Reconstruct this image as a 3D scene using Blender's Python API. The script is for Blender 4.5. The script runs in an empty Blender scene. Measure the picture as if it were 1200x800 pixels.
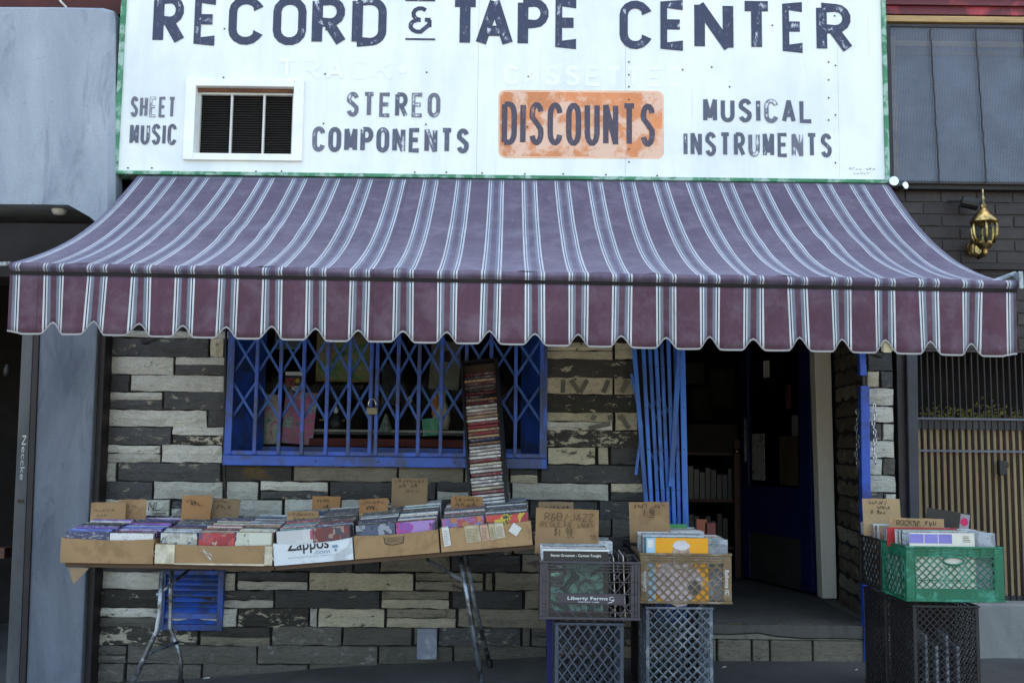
import bpy, bmesh, math, random
from mathutils import Vector, Matrix
R = math.radians
rnd = random.Random(11)
sc = bpy.context.scene
COL = sc.collection

# ------------------------------------------------------------------ camera
CAM = Vector((0, -6.2, 1.34))
PITCH, ROLL, FPX = R(5.7), 0.012, 1200.0
CM = Matrix.Rotation(R(90) + PITCH, 4, 'X') @ Matrix.Rotation(ROLL, 4, 'Z')
cd = bpy.data.cameras.new('camera'); cam = bpy.data.objects.new('camera', cd); COL.objects.link(cam)
cd.sensor_width = 36; cd.lens = 36 * FPX / 1200; cd.clip_start = .05; cd.clip_end = 800
cam.matrix_world = Matrix.Translation(CAM) @ CM
sc.camera = cam
# ------------------------------------------------------------------ light
SUN_EL = R(60)
w = bpy.data.worlds.new('World'); sc.world = w; w.use_nodes = True
nt = w.node_tree; bg = nt.nodes['Background']
sky = nt.nodes.new('ShaderNodeTexSky'); sky.sky_type = 'NISHITA'; sky.sun_disc = False
sky.sun_elevation = SUN_EL; sky.sun_rotation = R(0); sky.dust_density = 5.0; sky.air_density = 1.0; sky.ozone_density = .7
nt.links.new(sky.outputs[0], bg.inputs[0]); bg.inputs[1].default_value = .15
sl = bpy.data.lights.new('sun', 'SUN'); sl.energy = 3.5; sl.angle = R(.5); sl.color = (1, .95, .87)
so = bpy.data.objects.new('sun', sl); COL.objects.link(so)
so.rotation_euler = (Vector((0, -math.cos(SUN_EL), -math.sin(SUN_EL)))).to_track_quat('-Z', 'Y').to_euler()
sc.view_settings.view_transform = 'Standard'; sc.view_settings.look = 'None'
sc.view_settings.gamma = 1; sc.view_settings.exposure = 2.5
sc.view_settings.use_white_balance = True; sc.view_settings.white_balance_temperature = 7500; sc.view_settings.white_balance_tint = 2

# ------------------------------------------------------------------ helpers
def pix(px, py, Y):
    """point of the vertical plane y=Y that stands behind photo position (px, py)"""
    d = CM.to_3x3() @ Vector(((px - 600) / FPX, -(py - 400) / FPX, -1))
    return CAM + d * ((Y - CAM.y) / d.y)
def X(px, Y, py=500): return pix(px, py, Y).x
def Z(py, Y, px=600): return pix(px, py, Y).z
WM = {}
def tag(o, label=None, cat=None, group=None, kind=None):
    if label: o['label'] = label
    if cat: o['category'] = cat
    if group: o['group'] = group
    if kind: o['kind'] = kind
    return o
def thing(name, label, cat, at=(0, 0, 0), group=None):
    M = at if isinstance(at, Matrix) else Matrix.Translation(Vector(at))
    o = bpy.data.objects.new(name, None); COL.objects.link(o); o.empty_display_size = .1
    o.matrix_world = M; WM[o] = M.copy()
    return tag(o, label, cat, group)
class MB:
    def __init__(s, M=None): s.v = []; s.f = []; s.m = []; s.M = M; s.at = None; s.uv = None; s.k = 0
    def add(s, vs, fs, at=None):
        n = len(s.v); s.v += [(s.M @ Vector(p)) if s.M else Vector(p) for p in vs]
        s.f += [tuple(i + n for i in f) for f in fs]; s.m += [s.k] * len(fs)
        if at is not None:
            if s.at is None: s.at = [0.0] * n
            s.at += at
        return s
    def box(s, x0, x1, y0, y1, z0, z1):
        return s.add([(x0,y0,z0),(x1,y0,z0),(x1,y1,z0),(x0,y1,z0),(x0,y0,z1),(x1,y0,z1),(x1,y1,z1),(x0,y1,z1)],
                     [(0,3,2,1),(4,5,6,7),(0,1,5,4),(1,2,6,5),(2,3,7,6),(3,0,4,7)])
    def bar(s, a, b, w, d, up=(0, 1, 0)):
        """box beam from a to b: width w across, depth d along up"""
        a = Vector(a); b = Vector(b); t = (b - a).normalized(); u = Vector(up); u = (u - t * u.dot(t)).normalized(); x = t.cross(u)
        vs = []
        for p in (a, b):
            for i, j in ((-1,-1),(1,-1),(1,1),(-1,1)): vs.append(p + x * (w/2*i) + u * (d/2*j))
        return s.add(vs, [(0,1,2,3),(7,6,5,4),(0,4,5,1),(1,5,6,2),(2,6,7,3),(3,7,4,0)])
    def tube(s, pts, r, n=8, caps=True):
        pts = [Vector(p) for p in pts]; rs = r if isinstance(r, (list, tuple)) else [r] * len(pts)
        vs = []; ref = Vector((0, 1, 0.01))
        for i, p in enumerate(pts):
            t = (pts[min(i+1, len(pts)-1)] - pts[max(i-1, 0)]).normalized()
            u = ref - t * ref.dot(t)
            if u.length < .05: u = Vector((1, 0, 0)) - t * t.x
            u.normalize(); x = t.cross(u); ref = u
            for k in range(n):
                a = 2 * math.pi * k / n; vs.append(p + (x * math.cos(a) + u * math.sin(a)) * rs[i])
        fs = [(i*n+k, i*n+(k+1)%n, (i+1)*n+(k+1)%n, (i+1)*n+k) for i in range(len(pts)-1) for k in range(n)]
        if caps: fs += [tuple(range(n-1, -1, -1)), tuple((len(pts)-1)*n + k for k in range(n))]
        return s.add(vs, fs)
    def lathe(s, c, prof, n=16):
        c = Vector(c); vs = []
        for r, z in prof:
            for k in range(n):
                a = 2*math.pi*k/n; vs.append(c + Vector((r*math.cos(a), r*math.sin(a), z)))
        fs = [(i*n+k, i*n+(k+1)%n, (i+1)*n+(k+1)%n, (i+1)*n+k) for i in range(len(prof)-1) for k in range(n)]
        return s.add(vs, fs)
    def build(s, name, mats, parent=None, origin=None, bevel=0, smooth=False):
        mats = mats if isinstance(mats, (list, tuple)) else [mats]
        if parent is not None: I = WM[parent].inverted(); O = None
        else: O = Matrix.Translation(Vector(origin)) if origin is not None and not isinstance(origin, Matrix) else (origin or Matrix.Translation(s.v[0])); I = O.inverted()
        me = bpy.data.meshes.new(name); me.from_pydata([tuple(I @ p) for p in s.v], [], s.f)
        for m in mats: me.materials.append(m)
        if len(mats) > 1: me.polygons.foreach_set('material_index', s.m)
        if s.at is not None:
            a = me.attributes.new('edge', 'FLOAT', 'POINT'); a.data.foreach_set('value', s.at)
        if s.uv:
            ul = me.uv_layers.new(name='UVMap')
            for l in me.loops: ul.data[l.index].uv = s.uv[l.vertex_index]
        if smooth: me.polygons.foreach_set('use_smooth', [True] * len(me.polygons))
        me.update()
        o = bpy.data.objects.new(name, me); COL.objects.link(o)
        if parent is not None: o.parent = parent; WM[o] = WM[parent]
        else: o.matrix_world = O; WM[o] = O
        if bevel:
            b = o.modifiers.new('bevel', 'BEVEL'); b.width = bevel; b.segments = 2; b.limit_method = 'ANGLE'; b.angle_limit = R(40)
        return o
def copy_tree(o, M, label=None, group=None):
    c = o.copy(); COL.objects.link(c); c.matrix_world = M; WM[c] = M.copy()
    def rec(a, b):
        for ch in a.children:
            d = ch.copy(); COL.objects.link(d); d.parent = b; WM[d] = WM[b]; rec(ch, d)
    rec(o, c)
    if label: c['label'] = label
    if group: c['group'] = group
    return c

# ------------------------------------------------------------------ materials
def lin(r, g, b):
    f = lambda c: ((c/255 + .055)/1.055)**2.4 if c > 10 else c/255/12.92
    return (f(r), f(g), f(b), 1)
def c4(c): return (c[0], c[1], c[2], 1)
class N:
    def __init__(s, name):
        s.m = bpy.data.materials.new(name); s.m.use_nodes = True; s.t = s.m.node_tree; s.b = s.t.nodes['Principled BSDF']
    def n(s, ty, **kw):
        x = s.t.nodes.new(ty)
        for k, v in kw.items():
            if k.startswith('i_'): x.inputs[k[2:].replace('_', ' ')].default_value = v
            else: setattr(x, k, v)
        return x
    def l(s, a, b): s.t.links.new(a, b)
    def coord(s, scale=(1,1,1), rand=True):
        tc = s.n('ShaderNodeTexCoord'); mp = s.n('ShaderNodeMapping'); mp.inputs['Scale'].default_value = scale
        s.l(tc.outputs['Object'], mp.inputs[0])
        if rand:
            oi = s.n('ShaderNodeObjectInfo'); mu = s.n('ShaderNodeMath', operation='MULTIPLY'); mu.inputs[1].default_value = 37
            s.l(oi.outputs['Random'], mu.inputs[0]); s.l(mu.outputs[0], mp.inputs['Location'])
        return mp.outputs[0]
    def noise(s, vec, scale, detail=6, rough=.6, dist=0):
        x = s.n('ShaderNodeTexNoise'); x.inputs['Scale'].default_value = scale; x.inputs['Detail'].default_value = detail
        x.inputs['Roughness'].default_value = rough; x.inputs['Distortion'].default_value = dist
        if vec: s.l(vec, x.inputs['Vector'])
        return x.outputs['Fac']
    def ramp(s, fac, stops, const=False):
        x = s.n('ShaderNodeValToRGB'); r = x.color_ramp
        if const: r.interpolation = 'CONSTANT'
        while len(r.elements) < len(stops): r.elements.new(.5)
        for e, (p, c) in zip(r.elements, stops): e.position = p; e.color = c4(c) if hasattr(c, '__len__') else (c, c, c, 1)
        s.l(fac, x.inputs[0]); return x.outputs[0]
    def mix(s, fac, a, b, blend='MIX'):
        x = s.n('ShaderNodeMix', data_type='RGBA', blend_type=blend)
        for i, v in ((0, fac), (6, a), (7, b)):
            if hasattr(v, 'is_linked'): s.l(v, x.inputs[i])
            else: x.inputs[i].default_value = v if i == 0 else c4(v)
        return x.outputs[2]
    def math(s, op, a, b=0):
        x = s.n('ShaderNodeMath', operation=op)
        for i, v in ((0, a), (1, b)):
            if hasattr(v, 'is_linked'): s.l(v, x.inputs[i])
            else: x.inputs[i].default_value = v
        return x.outputs[0]
    def bump(s, h, strength=.3, dist=.01):
        x = s.n('ShaderNodeBump'); x.inputs['Strength'].default_value = strength; x.inputs['Distance'].default_value = dist
        s.l(h, x.inputs['Height']); s.l(x.outputs[0], s.b.inputs['Normal'])
    def fin(s, col, rough=.7, metal=0, spec=.5):
        if hasattr(col, 'is_linked'): s.l(col, s.b.inputs['Base Color'])
        else: s.b.inputs['Base Color'].default_value = c4(col)
        s.b.inputs['Roughness'].default_value = rough; s.b.inputs['Metallic'].default_value = metal
        s.b.inputs['Specular IOR Level'].default_value = spec
        return s.m
def pm(name, col, rough=.7, metal=0, var=.25, vs=5, bump=.25, bs=60, dirt=None, stretch=(1,1,1), spec=.4, rv=.0):
    """worn plain surface: broad tone drift, fine relief, optional dirt (colour, amount 0..1, scale)"""
    a = N(name); v = a.coord(stretch); n1 = a.noise(v, vs, 7, .6); n2 = a.noise(v, bs, 4, .6)
    k = a.ramp(n1, [(.3, 1 - var), (.7, 1 + var)]); c = a.mix(1.0, col, k, 'MULTIPLY')
    if rv:
        oi = a.n('ShaderNodeObjectInfo'); q = a.ramp(oi.outputs['Random'], [(0, 1 - rv), (1, 1 + rv)]); c = a.mix(1.0, c, q, 'MULTIPLY')
    if dirt:
        n3 = a.noise(v, dirt[2], 10, .68, .4); t = 1 - dirt[1]*.55
        f = a.ramp(n3, [(t*.6, 0.0), (min(t*.6+.09, 1), 1.0)]); f = a.math('MULTIPLY', f, .85); c = a.mix(f, c, dirt[0])
    a.bump(n2, bump, .004)
    return a.fin(c, rough, metal, spec)
WHITE_P, CREAM, DARKP = (.82,.81,.74), (.76,.69,.53), (.115,.116,.122)
def stone(name, base, over, thr, sharp=.03, spots=None, crack=True):
    """painted stone: base paint, flakes of over where noise passes thr"""
    a = N(name); v = a.coord((1, 1, 2.2), rand=False)
    n0 = a.noise(v, 2.4, 5, .6); n1 = a.noise(v, 9, 10, .72, .5); n2 = a.noise(v, 75, 5, .7); n4 = a.noise(a.coord((1,1,3.2), rand=False), 14, 6, .65, 1.2)
    oi = a.n('ShaderNodeObjectInfo')
    k = a.ramp(n0, [(.3, .84), (.7, 1.08)]); b = a.mix(1.0, base, k, 'MULTIPLY')
    q = a.ramp(oi.outputs['Random'], [(0, .80), (1, 1.08)]); b = a.mix(1.0, b, q, 'MULTIPLY')
    g = a.ramp(n2, [(.3, .86), (.65, 1.06)]); b = a.mix(1.0, b, g, 'MULTIPLY')
    loc = a.math('ADD', n1, a.math('MULTIPLY', a.math('SUBTRACT', oi.outputs['Random'], .5), .10))
    f = a.ramp(loc, [(thr, 0.0), (thr + sharp, 1.0)])
    c = a.mix(f, b, over)
    if spots: c = a.mix(a.ramp(n0, [(.56, 0.0), (.68, .8)]), c, spots)
    if crack:
        e = a.ramp(a.math('ABSOLUTE', a.math('SUBTRACT', n4, .5)), [(.0, 1.0), (.009, 0.0)])
        e = a.math('MULTIPLY', e, .55); c = a.mix(e, c, (.05, .045, .04))
    h = a.math('ADD', a.math('MULTIPLY', n4, .8), a.math('MULTIPLY', n2, .45)); h = a.math('ADD', h, a.math('MULTIPLY', f, -.12))
    n9 = a.noise(a.coord((1,1,2.6), rand=False), 22, 8, .75, .8); h = a.math('ADD', h, n9); a.bump(h, .95, .022)
    c = a.mix(1.0, c, a.ramp(n9, [(.34, .66), (.48, 1.04)]), 'MULTIPLY')
    return a.fin(c, .68, 0, .35)
S_W = stone('white_painted_stone', WHITE_P, (.09,.085,.08), .64)
S_C = stone('cream_painted_stone', CREAM, (.12,.10,.08), .62)
S_D = stone('dark_painted_stone', DARKP, (.42,.39,.32), .60)
S_F = stone('flaking_stone', (.075,.072,.065), (.66,.61,.49), .54, .03)
S_T = stone('dirty_tan_stone', (.37,.335,.265), (.10,.09,.08), .56, .12)
S_G = stone('cement_stone', (.18,.17,.15), (.36,.36,.35), .58, .10)
S_O = stone('rust_stained_stone', (.085,.082,.075), (.6,.55,.44), .60, .04, spots=(.22,.12,.03))
S_R = stone('reveal_stone', (.17,.14,.105), (.38,.32,.24), .56, .09)
STONES = dict(W=S_W, C=S_C, D=S_D, F=S_F, T=S_T, G=S_G, O=S_O, R=S_R)
MORTAR = pm('mortar', (.018,.016,.016), .95, var=.4, vs=14, bump=.8, bs=120)
BLUE = pm('blue_paint', (.016,.085,.47), .42, var=.25, vs=7, bump=.12, bs=90, dirt=((.03,.05,.13), .42, 5), spec=.5)
BLUED = pm('dusty_blue_lattice', (.03,.105,.38), .6, var=.3, vs=12)
BLUEL = pm('light_blue_gate_paint', (.030,.165,.62), .4, var=.2, vs=5, bump=.1, dirt=((.02,.07,.24), .35, 4), stretch=(1,1,.3))
NAVY = pm('dark_blue_door', (.007,.012,.075), .42, var=.3)
def stucco(name, base, pale, dark):
    a = N(name); v = a.coord((1,1,.45), rand=False); n1 = a.noise(v, 1.8, 9, .62, .6); n2 = a.noise(a.coord((2.5,2.5,.5), rand=False), 3.5, 8, .7, .8); n3 = a.noise(a.coord(rand=False), 90, 6, .7); n4 = a.noise(a.coord(rand=False), 14, 9, .7, .6)
    c = a.mix(a.ramp(n1, [(.35, 0.0), (.65, 1.0)]), base, pale); c = a.mix(a.ramp(n2, [(.55, 0.0), (.72, .6)]), c, dark)
    c = a.mix(a.ramp(n4, [(.64, 0.0), (.68, .5)]), c, dark)
    c = a.mix(1.0, c, a.ramp(n3, [(.3, .9), (.7, 1.06)]), 'MULTIPLY')
    a.bump(a.math('ADD', n3, a.math('MULTIPLY', n4, 1.5)), .4, .008); return a.fin(c, .85, 0, .3)
CONC = stucco('painted_concrete', (.085,.10,.135), (.20,.225,.275), (.04,.046,.07))
BAYM = stucco('grey_stucco', (.23,.275,.34), (.37,.42,.49), (.13,.15,.20))
STRIP = stucco('grey_strip', (.055,.06,.065), (.11,.115,.12), (.025,.025,.03))
DARKTRIM = pm('dark_brown_trim', (.018,.014,.016), .6, var=.4)
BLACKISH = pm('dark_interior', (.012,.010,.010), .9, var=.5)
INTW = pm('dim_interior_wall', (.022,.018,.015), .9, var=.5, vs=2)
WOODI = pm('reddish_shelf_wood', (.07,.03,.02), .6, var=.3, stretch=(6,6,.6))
REDW = pm('red_siding_paint', (.30,.035,.045), .6, var=.35, vs=4, dirt=((.06,.012,.015), .5, 3))
DREDW = pm('dark_red_siding', (.06,.010,.010), .7, var=.4, vs=4)
TANW = pm('weathered_tan_trim', (.38,.25,.12), .7, var=.35, vs=9, stretch=(.3,1,3))
DKBRICK = pm('dark_painted_brick', (.030,.022,.024), .55, var=.35, vs=20, bump=.5, rv=.25)
SIGNW = None
def signmat():
    a = N('sign_white_paint'); v = a.coord((1,1,.18), rand=False); n1 = a.noise(v, 5, 8, .65, .3); n2 = a.noise(a.coord(rand=False), 1.2, 5, .6); n3 = a.noise(a.coord(rand=False), 18, 9, .7)
    c = a.mix(a.ramp(n1, [(.45, 0.0), (.72, .55)]), (.76,.80,.79), (.56,.63,.68)); c = a.mix(a.ramp(n2, [(.5, 0.0), (.72, .6)]), c, (.54,.60,.68))
    c = a.mix(a.ramp(n3, [(.69, 0.0), (.73, .5)]), c, (.45,.44,.42))
    n7 = a.noise(a.coord((3,1,.12), rand=False), 7, 7, .7); c = a.mix(a.ramp(n7, [(.62, 0.0), (.74, .35)]), c, (.42,.36,.28))
    a.bump(a.math('ADD', n2, a.math('MULTIPLY', n3, .1)), .25, .02); return a.fin(c, .42, 0, .4)
SIGNW = signmat()
GHOST = pm('ghost_white_paint', (.78,.82,.82), .45, var=.05)
GREEN = pm('green_sign_trim', (.04,.20,.105), .5, var=.35, vs=8, dirt=((.35,.5,.45), .38, 9))
ORANGE = pm('faded_orange_paint', (.60,.22,.09), .5, var=.22, vs=5, dirt=((.72,.50,.40), .45, 6))
PINKE = pm('pale_orange_edge', (.72,.45,.33), .5, var=.2)
def lettermat(name, dark, pale, thr):
    a = N(name); at = a.n('ShaderNodeAttribute', attribute_name='edge'); v = a.coord((1,1,.6), rand=False)
    n = a.noise(v, 11, 9, .72, .7)
    e = a.math('POWER', at.outputs['Fac'], 3.0)
    oi = a.n('ShaderNodeObjectInfo'); s_ = a.math('SUBTRACT', a.math('ADD', n, a.math('MULTIPLY', a.math('SUBTRACT', oi.outputs['Random'], .5), .08)), a.math('MULTIPLY', e, .22))
    f = a.ramp(s_, [(thr, 0.0), (thr + .07, 1.0)])
    c = a.mix(f, dark, pale); n2 = a.noise(v, 35, 5, .7); c = a.mix(a.ramp(n2, [(.55, 0.0), (.75, .35)]), c, (.25,.27,.40))
    return a.fin(c, .3, 0, .5)
L_BIG = lettermat('worn_navy_letter', (.022,.024,.065), (.50,.54,.62), .56)
L_MID = lettermat('worn_slate_letter', (.07,.075,.12), (.55,.58,.64), .575)
L_FADE = lettermat('faded_slate_letter', (.11,.11,.16), (.60,.62,.68), .53)
L_DISC = lettermat('dark_letter_on_orange', (.05,.03,.055), (.40,.17,.10), .60)
ALU = pm('painted_aluminium', (.55,.56,.55), .4, var=.15)
WINP = pm('white_window_trim', (.78,.80,.79), .5, var=.1)
BLIND = pm('dark_blind', (.02,.018,.018), .5, var=.3)
STEEL = pm('galvanised_leg', (.30,.33,.38), .38, .75, var=.35, vs=14, dirt=((.06,.06,.06), .4, 12))
CHROME = pm('chrome', (.6,.62,.66), .2, 1, var=.1)
RUSTB = pm('dark_steel', (.03,.028,.032), .5, .3, var=.3)
BRASS = pm('brass', (.46,.34,.14), .3, 1, var=.4, vs=30, bump=.15, dirt=((.10,.07,.04), .35, 20))
def glass(name, col=(.9,.95,1), rough=.02):
    a = N(name); a.fin(col, rough, 0, .35); a.b.inputs['Transmission Weight'].default_value = 1; a.b.inputs['IOR'].default_value = 1.10; return a.m
GLASS = glass('window_glass')
FROST = glass('lamp_glass', (.8,.85,.75), .25)
CARD = pm('cardboard', (.36,.225,.115), .8, var=.14, vs=4, bump=.12, bs=50, rv=.12, dirt=((.25,.15,.075), .3, 4))
CARDO = pm('orange_cardboard', (.32,.165,.07), .75, var=.16, vs=4)
CARDD = pm('dull_cardboard', (.23,.155,.09), .8, var=.14, vs=4)
CARDE = pm('cardboard_inside', (.42,.29,.16), .85, var=.12)
WBOX = pm('white_box_board', (.66,.70,.74), .6, var=.08, vs=3, dirt=((.45,.47,.5), .25, 5))
INK = pm('marker_ink', (.035,.022,.015), .7, var=.1)
INKL = pm('faded_marker_ink', (.11,.065,.03), .7, var=.1)
BLACKP = pm('black_plastic', (.012,.012,.014), .4, var=.2)
CHALK = pm('pale_scratched_marks', (.42,.44,.45), .8, var=.2)
TAPE = pm('glossy_packing_tape', (.50,.46,.36), .14, var=.35, vs=16, bump=.5, bs=24, spec=.8)
PAPER = pm('white_paper', (.68,.68,.66), .6, var=.06)
PAPERY = pm('newsprint', (.50,.42,.28), .7, var=.18, vs=30)
WPOST = pm('old_white_post_paint', (.80,.77,.70), .6, var=.10, vs=3, stretch=(1,1,.3))
PLATE = pm('grey_plate_paint', (.20,.215,.28), .6, var=.15, dirt=((.36,.38,.42), .25, 10))
KERBC = stucco('kerb_concrete', (.20,.205,.21), (.30,.30,.29), (.09,.09,.09))
def sidemat():
    a = N('sidewalk_asphalt'); v = a.coord(rand=False); n1 = a.noise(v, 1.6, 7, .6, .4); n2 = a.noise(v, 160, 4, .75); n3 = a.noise(v, 9, 9, .7, .6); n4 = a.noise(v, 26, 7, .6)
    c = a.mix(a.ramp(n1, [(.35, 0.0), (.65, 1.0)]), (.058,.058,.060), (.10,.10,.10)); c = a.mix(a.ramp(n3, [(.58, 0.0), (.68, .6)]), c, (.04,.04,.042))
    c = a.mix(a.ramp(n4, [(.66, 0.0), (.69, .6)]), c, (.02,.02,.022)); c = a.mix(a.ramp(n4, [(.28, .5), (.31, 0.0)]), c, (.2,.2,.2)); c = a.mix(1.0, c, a.ramp(n2, [(.3, .8), (.7, 1.2)]), 'MULTIPLY')
    a.bump(a.math('ADD', n2, n3), .35, .006); return a.fin(c, .8, 0, .35)
SIDEW = sidemat()
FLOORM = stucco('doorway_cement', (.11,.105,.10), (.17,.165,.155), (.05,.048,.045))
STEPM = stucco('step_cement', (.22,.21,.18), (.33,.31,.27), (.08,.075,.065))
STREET = pm('street_asphalt', (.12,.115,.105), .85, var=.2, vs=2, bump=.4, bs=120)
def awnmat(name, P, G, Wt, K, fade):
    a = N(name); uv = a.n('ShaderNodeUVMap', uv_map='UVMap'); sx = a.n('ShaderNodeSeparateXYZ'); a.l(uv.outputs[0], sx.inputs[0])
    u = a.math('ADD', a.math('MULTIPLY', sx.outputs[0], 23), .5); d = a.math('ABSOLUTE', a.math('SUBTRACT', a.math('FRACT', u), .5))
    s = 51.3
    stops = [(0, P), (3.4/s, G), (6.9/s, Wt), (8.3/s, K), (9.7/s, Wt), (11.7/s, P)]
    c = a.ramp(d, [(p, q) for p, q in stops], True)
    v = a.coord(rand=False); n1 = a.noise(v, 1.6, 8, .65, .5); n2 = a.noise(v, 7, 8, .7, .4); n3 = a.noise(v, 300, 2)
    c = a.mix(1.0, c, a.ramp(n1, [(.3, .82), (.7, 1.14)]), 'MULTIPLY')
    c = a.mix(a.ramp(n2, [(.46, 0.0), (.78, fade)]), c, (.24,.22,.27))
    n5 = a.noise(a.coord((1,.5,.5), rand=False), 2.6, 9, .75, 1.2); c = a.mix(a.ramp(n5, [(.60, 0.0), (.66, .22)]), c, (.05,.035,.045))
    n6 = a.noise(a.coord((6,1,1), rand=False), 5, 6, .7); c = a.mix(1.0, c, a.ramp(n6, [(.3, .86), (.7, 1.1)]), 'MULTIPLY')
    # stitched seams every few stripes
    sm = a.math('ABSOLUTE', a.math('SUBTRACT', a.math('FRACT', a.math('ADD', a.math('MULTIPLY', sx.outputs[0], 3.0), .415)), .5))
    c = a.mix(a.math('MULTIPLY', a.ramp(sm, [(0, 1.0), (.0016, 0.0)]), .5), c, (.03,.02,.03))
    a.bump(a.math('ADD', a.math('MULTIPLY', n2, .9), a.math('MULTIPLY', n3, .1)), .35, .02)
    a.b.inputs['Sheen Weight'].default_value = .45; a.b.inputs['Sheen Roughness'].default_value = .35; a.b.inputs['Sheen Tint'].default_value = (.55,.65,1,1)
    return a.fin(c, .82, 0, .25)
AWN = awnmat('striped_valance_fabric', (.088,.041,.062), (.15,.17,.22), (.54,.57,.60), (.02,.02,.05), .35)
AWNT = awnmat('sky_tinted_faded_fabric', (.076,.055,.092), (.11,.125,.18), (.42,.45,.50), (.03,.03,.06), .38)  # faded cloth colours, with the sky's blue sheen put in as well
HEM = pm('grey_hem_tape', (.30,.29,.30), .8, var=.15)
def sleeve(name, edge_stops, art, sc_=9):
    """media case or record sleeve: edge colour drawn per object, printed front"""
    a = N(name); oi = a.n('ShaderNodeObjectInfo'); c = a.ramp(oi.outputs['Random'], edge_stops, True)
    v = a.coord((1,1,1)); n = a.noise(v, sc_, 3, .5, 1.5); n2 = a.noise(v, sc_*3, 3, .6, .8)
    if art:
        hs = a.n('ShaderNodeCombineColor', mode='HSV'); h = a.math('FRACT', a.math('ADD', a.math('MULTIPLY', oi.outputs['Random'], 7.3), a.math('MULTIPLY', n, .22)))
        a.l(h, hs.inputs[0]); a.l(a.ramp(n2, [(.35, .62), (.6, .25)]), hs.inputs[1]); a.l(a.ramp(n2, [(.48, .02), (.66, .26)]), hs.inputs[2])
        ge = a.n('ShaderNodeNewGeometry'); tc = a.n('ShaderNodeTexCoord'); sp = a.n('ShaderNodeSeparateXYZ'); a.l(tc.outputs['Normal'], sp.inputs[0])
        f = a.math('GREATER_THAN', a.math('ABSOLUTE', sp.outputs[1]), .6); c = a.mix(f, c, hs.outputs[0])
    else:
        n4 = a.noise(a.coord((1,1,3)), 38, 4, .7); c = a.mix(a.ramp(n4, [(.54, 0.0), (.60, .5)]), c, (.04,.04,.06))
    return a.fin(c, .32, 0, .5)
ES_DARK = [(0,(.015,.015,.02)),(.3,(.04,.045,.10)),(.42,(.015,.016,.02)),(.6,(.42,.45,.52)),(.68,(.03,.03,.035)),(.8,(.16,.03,.05)),(.86,(.02,.02,.025)),(.94,(.10,.16,.30))]
ES_PURP = [(0,(.02,.02,.04)),(.18,(.10,.04,.32)),(.36,(.40,.42,.55)),(.5,(.03,.03,.10)),(.7,(.08,.12,.42)),(.85,(.18,.05,.20)),(.93,(.5,.5,.55))]
ES_MIX = [(0,(.02,.02,.03)),(.2,(.42,.43,.46)),(.34,(.05,.06,.14)),(.5,(.36,.26,.22)),(.6,(.04,.04,.05)),(.78,(.30,.06,.10)),(.88,(.10,.14,.26)),(.95,(.55,.55,.5))]
ES_LP = [(0,(.55,.57,.60)),(.18,(.20,.22,.25)),(.34,(.62,.63,.62)),(.48,(.35,.38,.42)),(.62,(.10,.11,.13)),(.74,(.48,.42,.32)),(.86,(.25,.30,.33)),(.95,(.45,.50,.48))]
COLS = dict(black=(.016,.016,.02), charcoal=(.045,.045,.055), navy=(.03,.04,.11), blue=(.08,.13,.40), white=(.66,.65,.66), pale=(.45,.47,.52), cream=(.55,.50,.40), red=(.26,.05,.065),
            maroon=(.09,.022,.032), purple=(.15,.06,.32), violet=(.30,.25,.50), brown=(.22,.13,.08), tan=(.42,.31,.22), pink=(.55,.36,.38), teal=(.06,.16,.17), grey=(.22,.24,.27), orange=(.42,.17,.05))
PAL_DARK = 'black black charcoal navy charcoal black maroon pale charcoal navy grey black white'.split(); PAL_PURP = 'black purple navy pale blue violet navy purple charcoal white maroon navy'.split()
PAL_MIX = 'black white charcoal navy red pale black cream grey maroon navy brown teal'.split(); PAL_LP = 'white pale grey white teal charcoal cream pale grey brown white pale'.split()
_sm = {}
def printed(colour, kind):
    """glossy case or card sleeve of one colour with small print across its spine"""
    k = (colour, kind)
    if k not in _sm:
        a = N(colour + '_' + kind); v = a.coord((1,1,3) if kind != 'spine' else (1,1,.6)); n4 = a.noise(v, 38 if kind != 'spine' else 70, 4, .7); c = COLS[colour]; lum = sum(c)/3
        ink = (.03,.03,.05) if lum > .2 else (.42,.42,.44); ink2 = (.16,.13,.13) if kind == 'spine' else tuple(min(.7, x*2+.02) for x in c)
        n5 = a.noise(a.coord((1,1,1)), 12, 2, .5); c = a.mix(a.ramp(n5, [(.52, 0.0), (.56, .5)]), c, ink2)
        c = a.mix(a.ramp(n4, [(.56, 0.0), (.61, .6)]), c, ink)
        _sm[k] = a.fin(c, .3 if kind != 'sleeve' else .5, 0, .5)
    return _sm[k]

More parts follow.
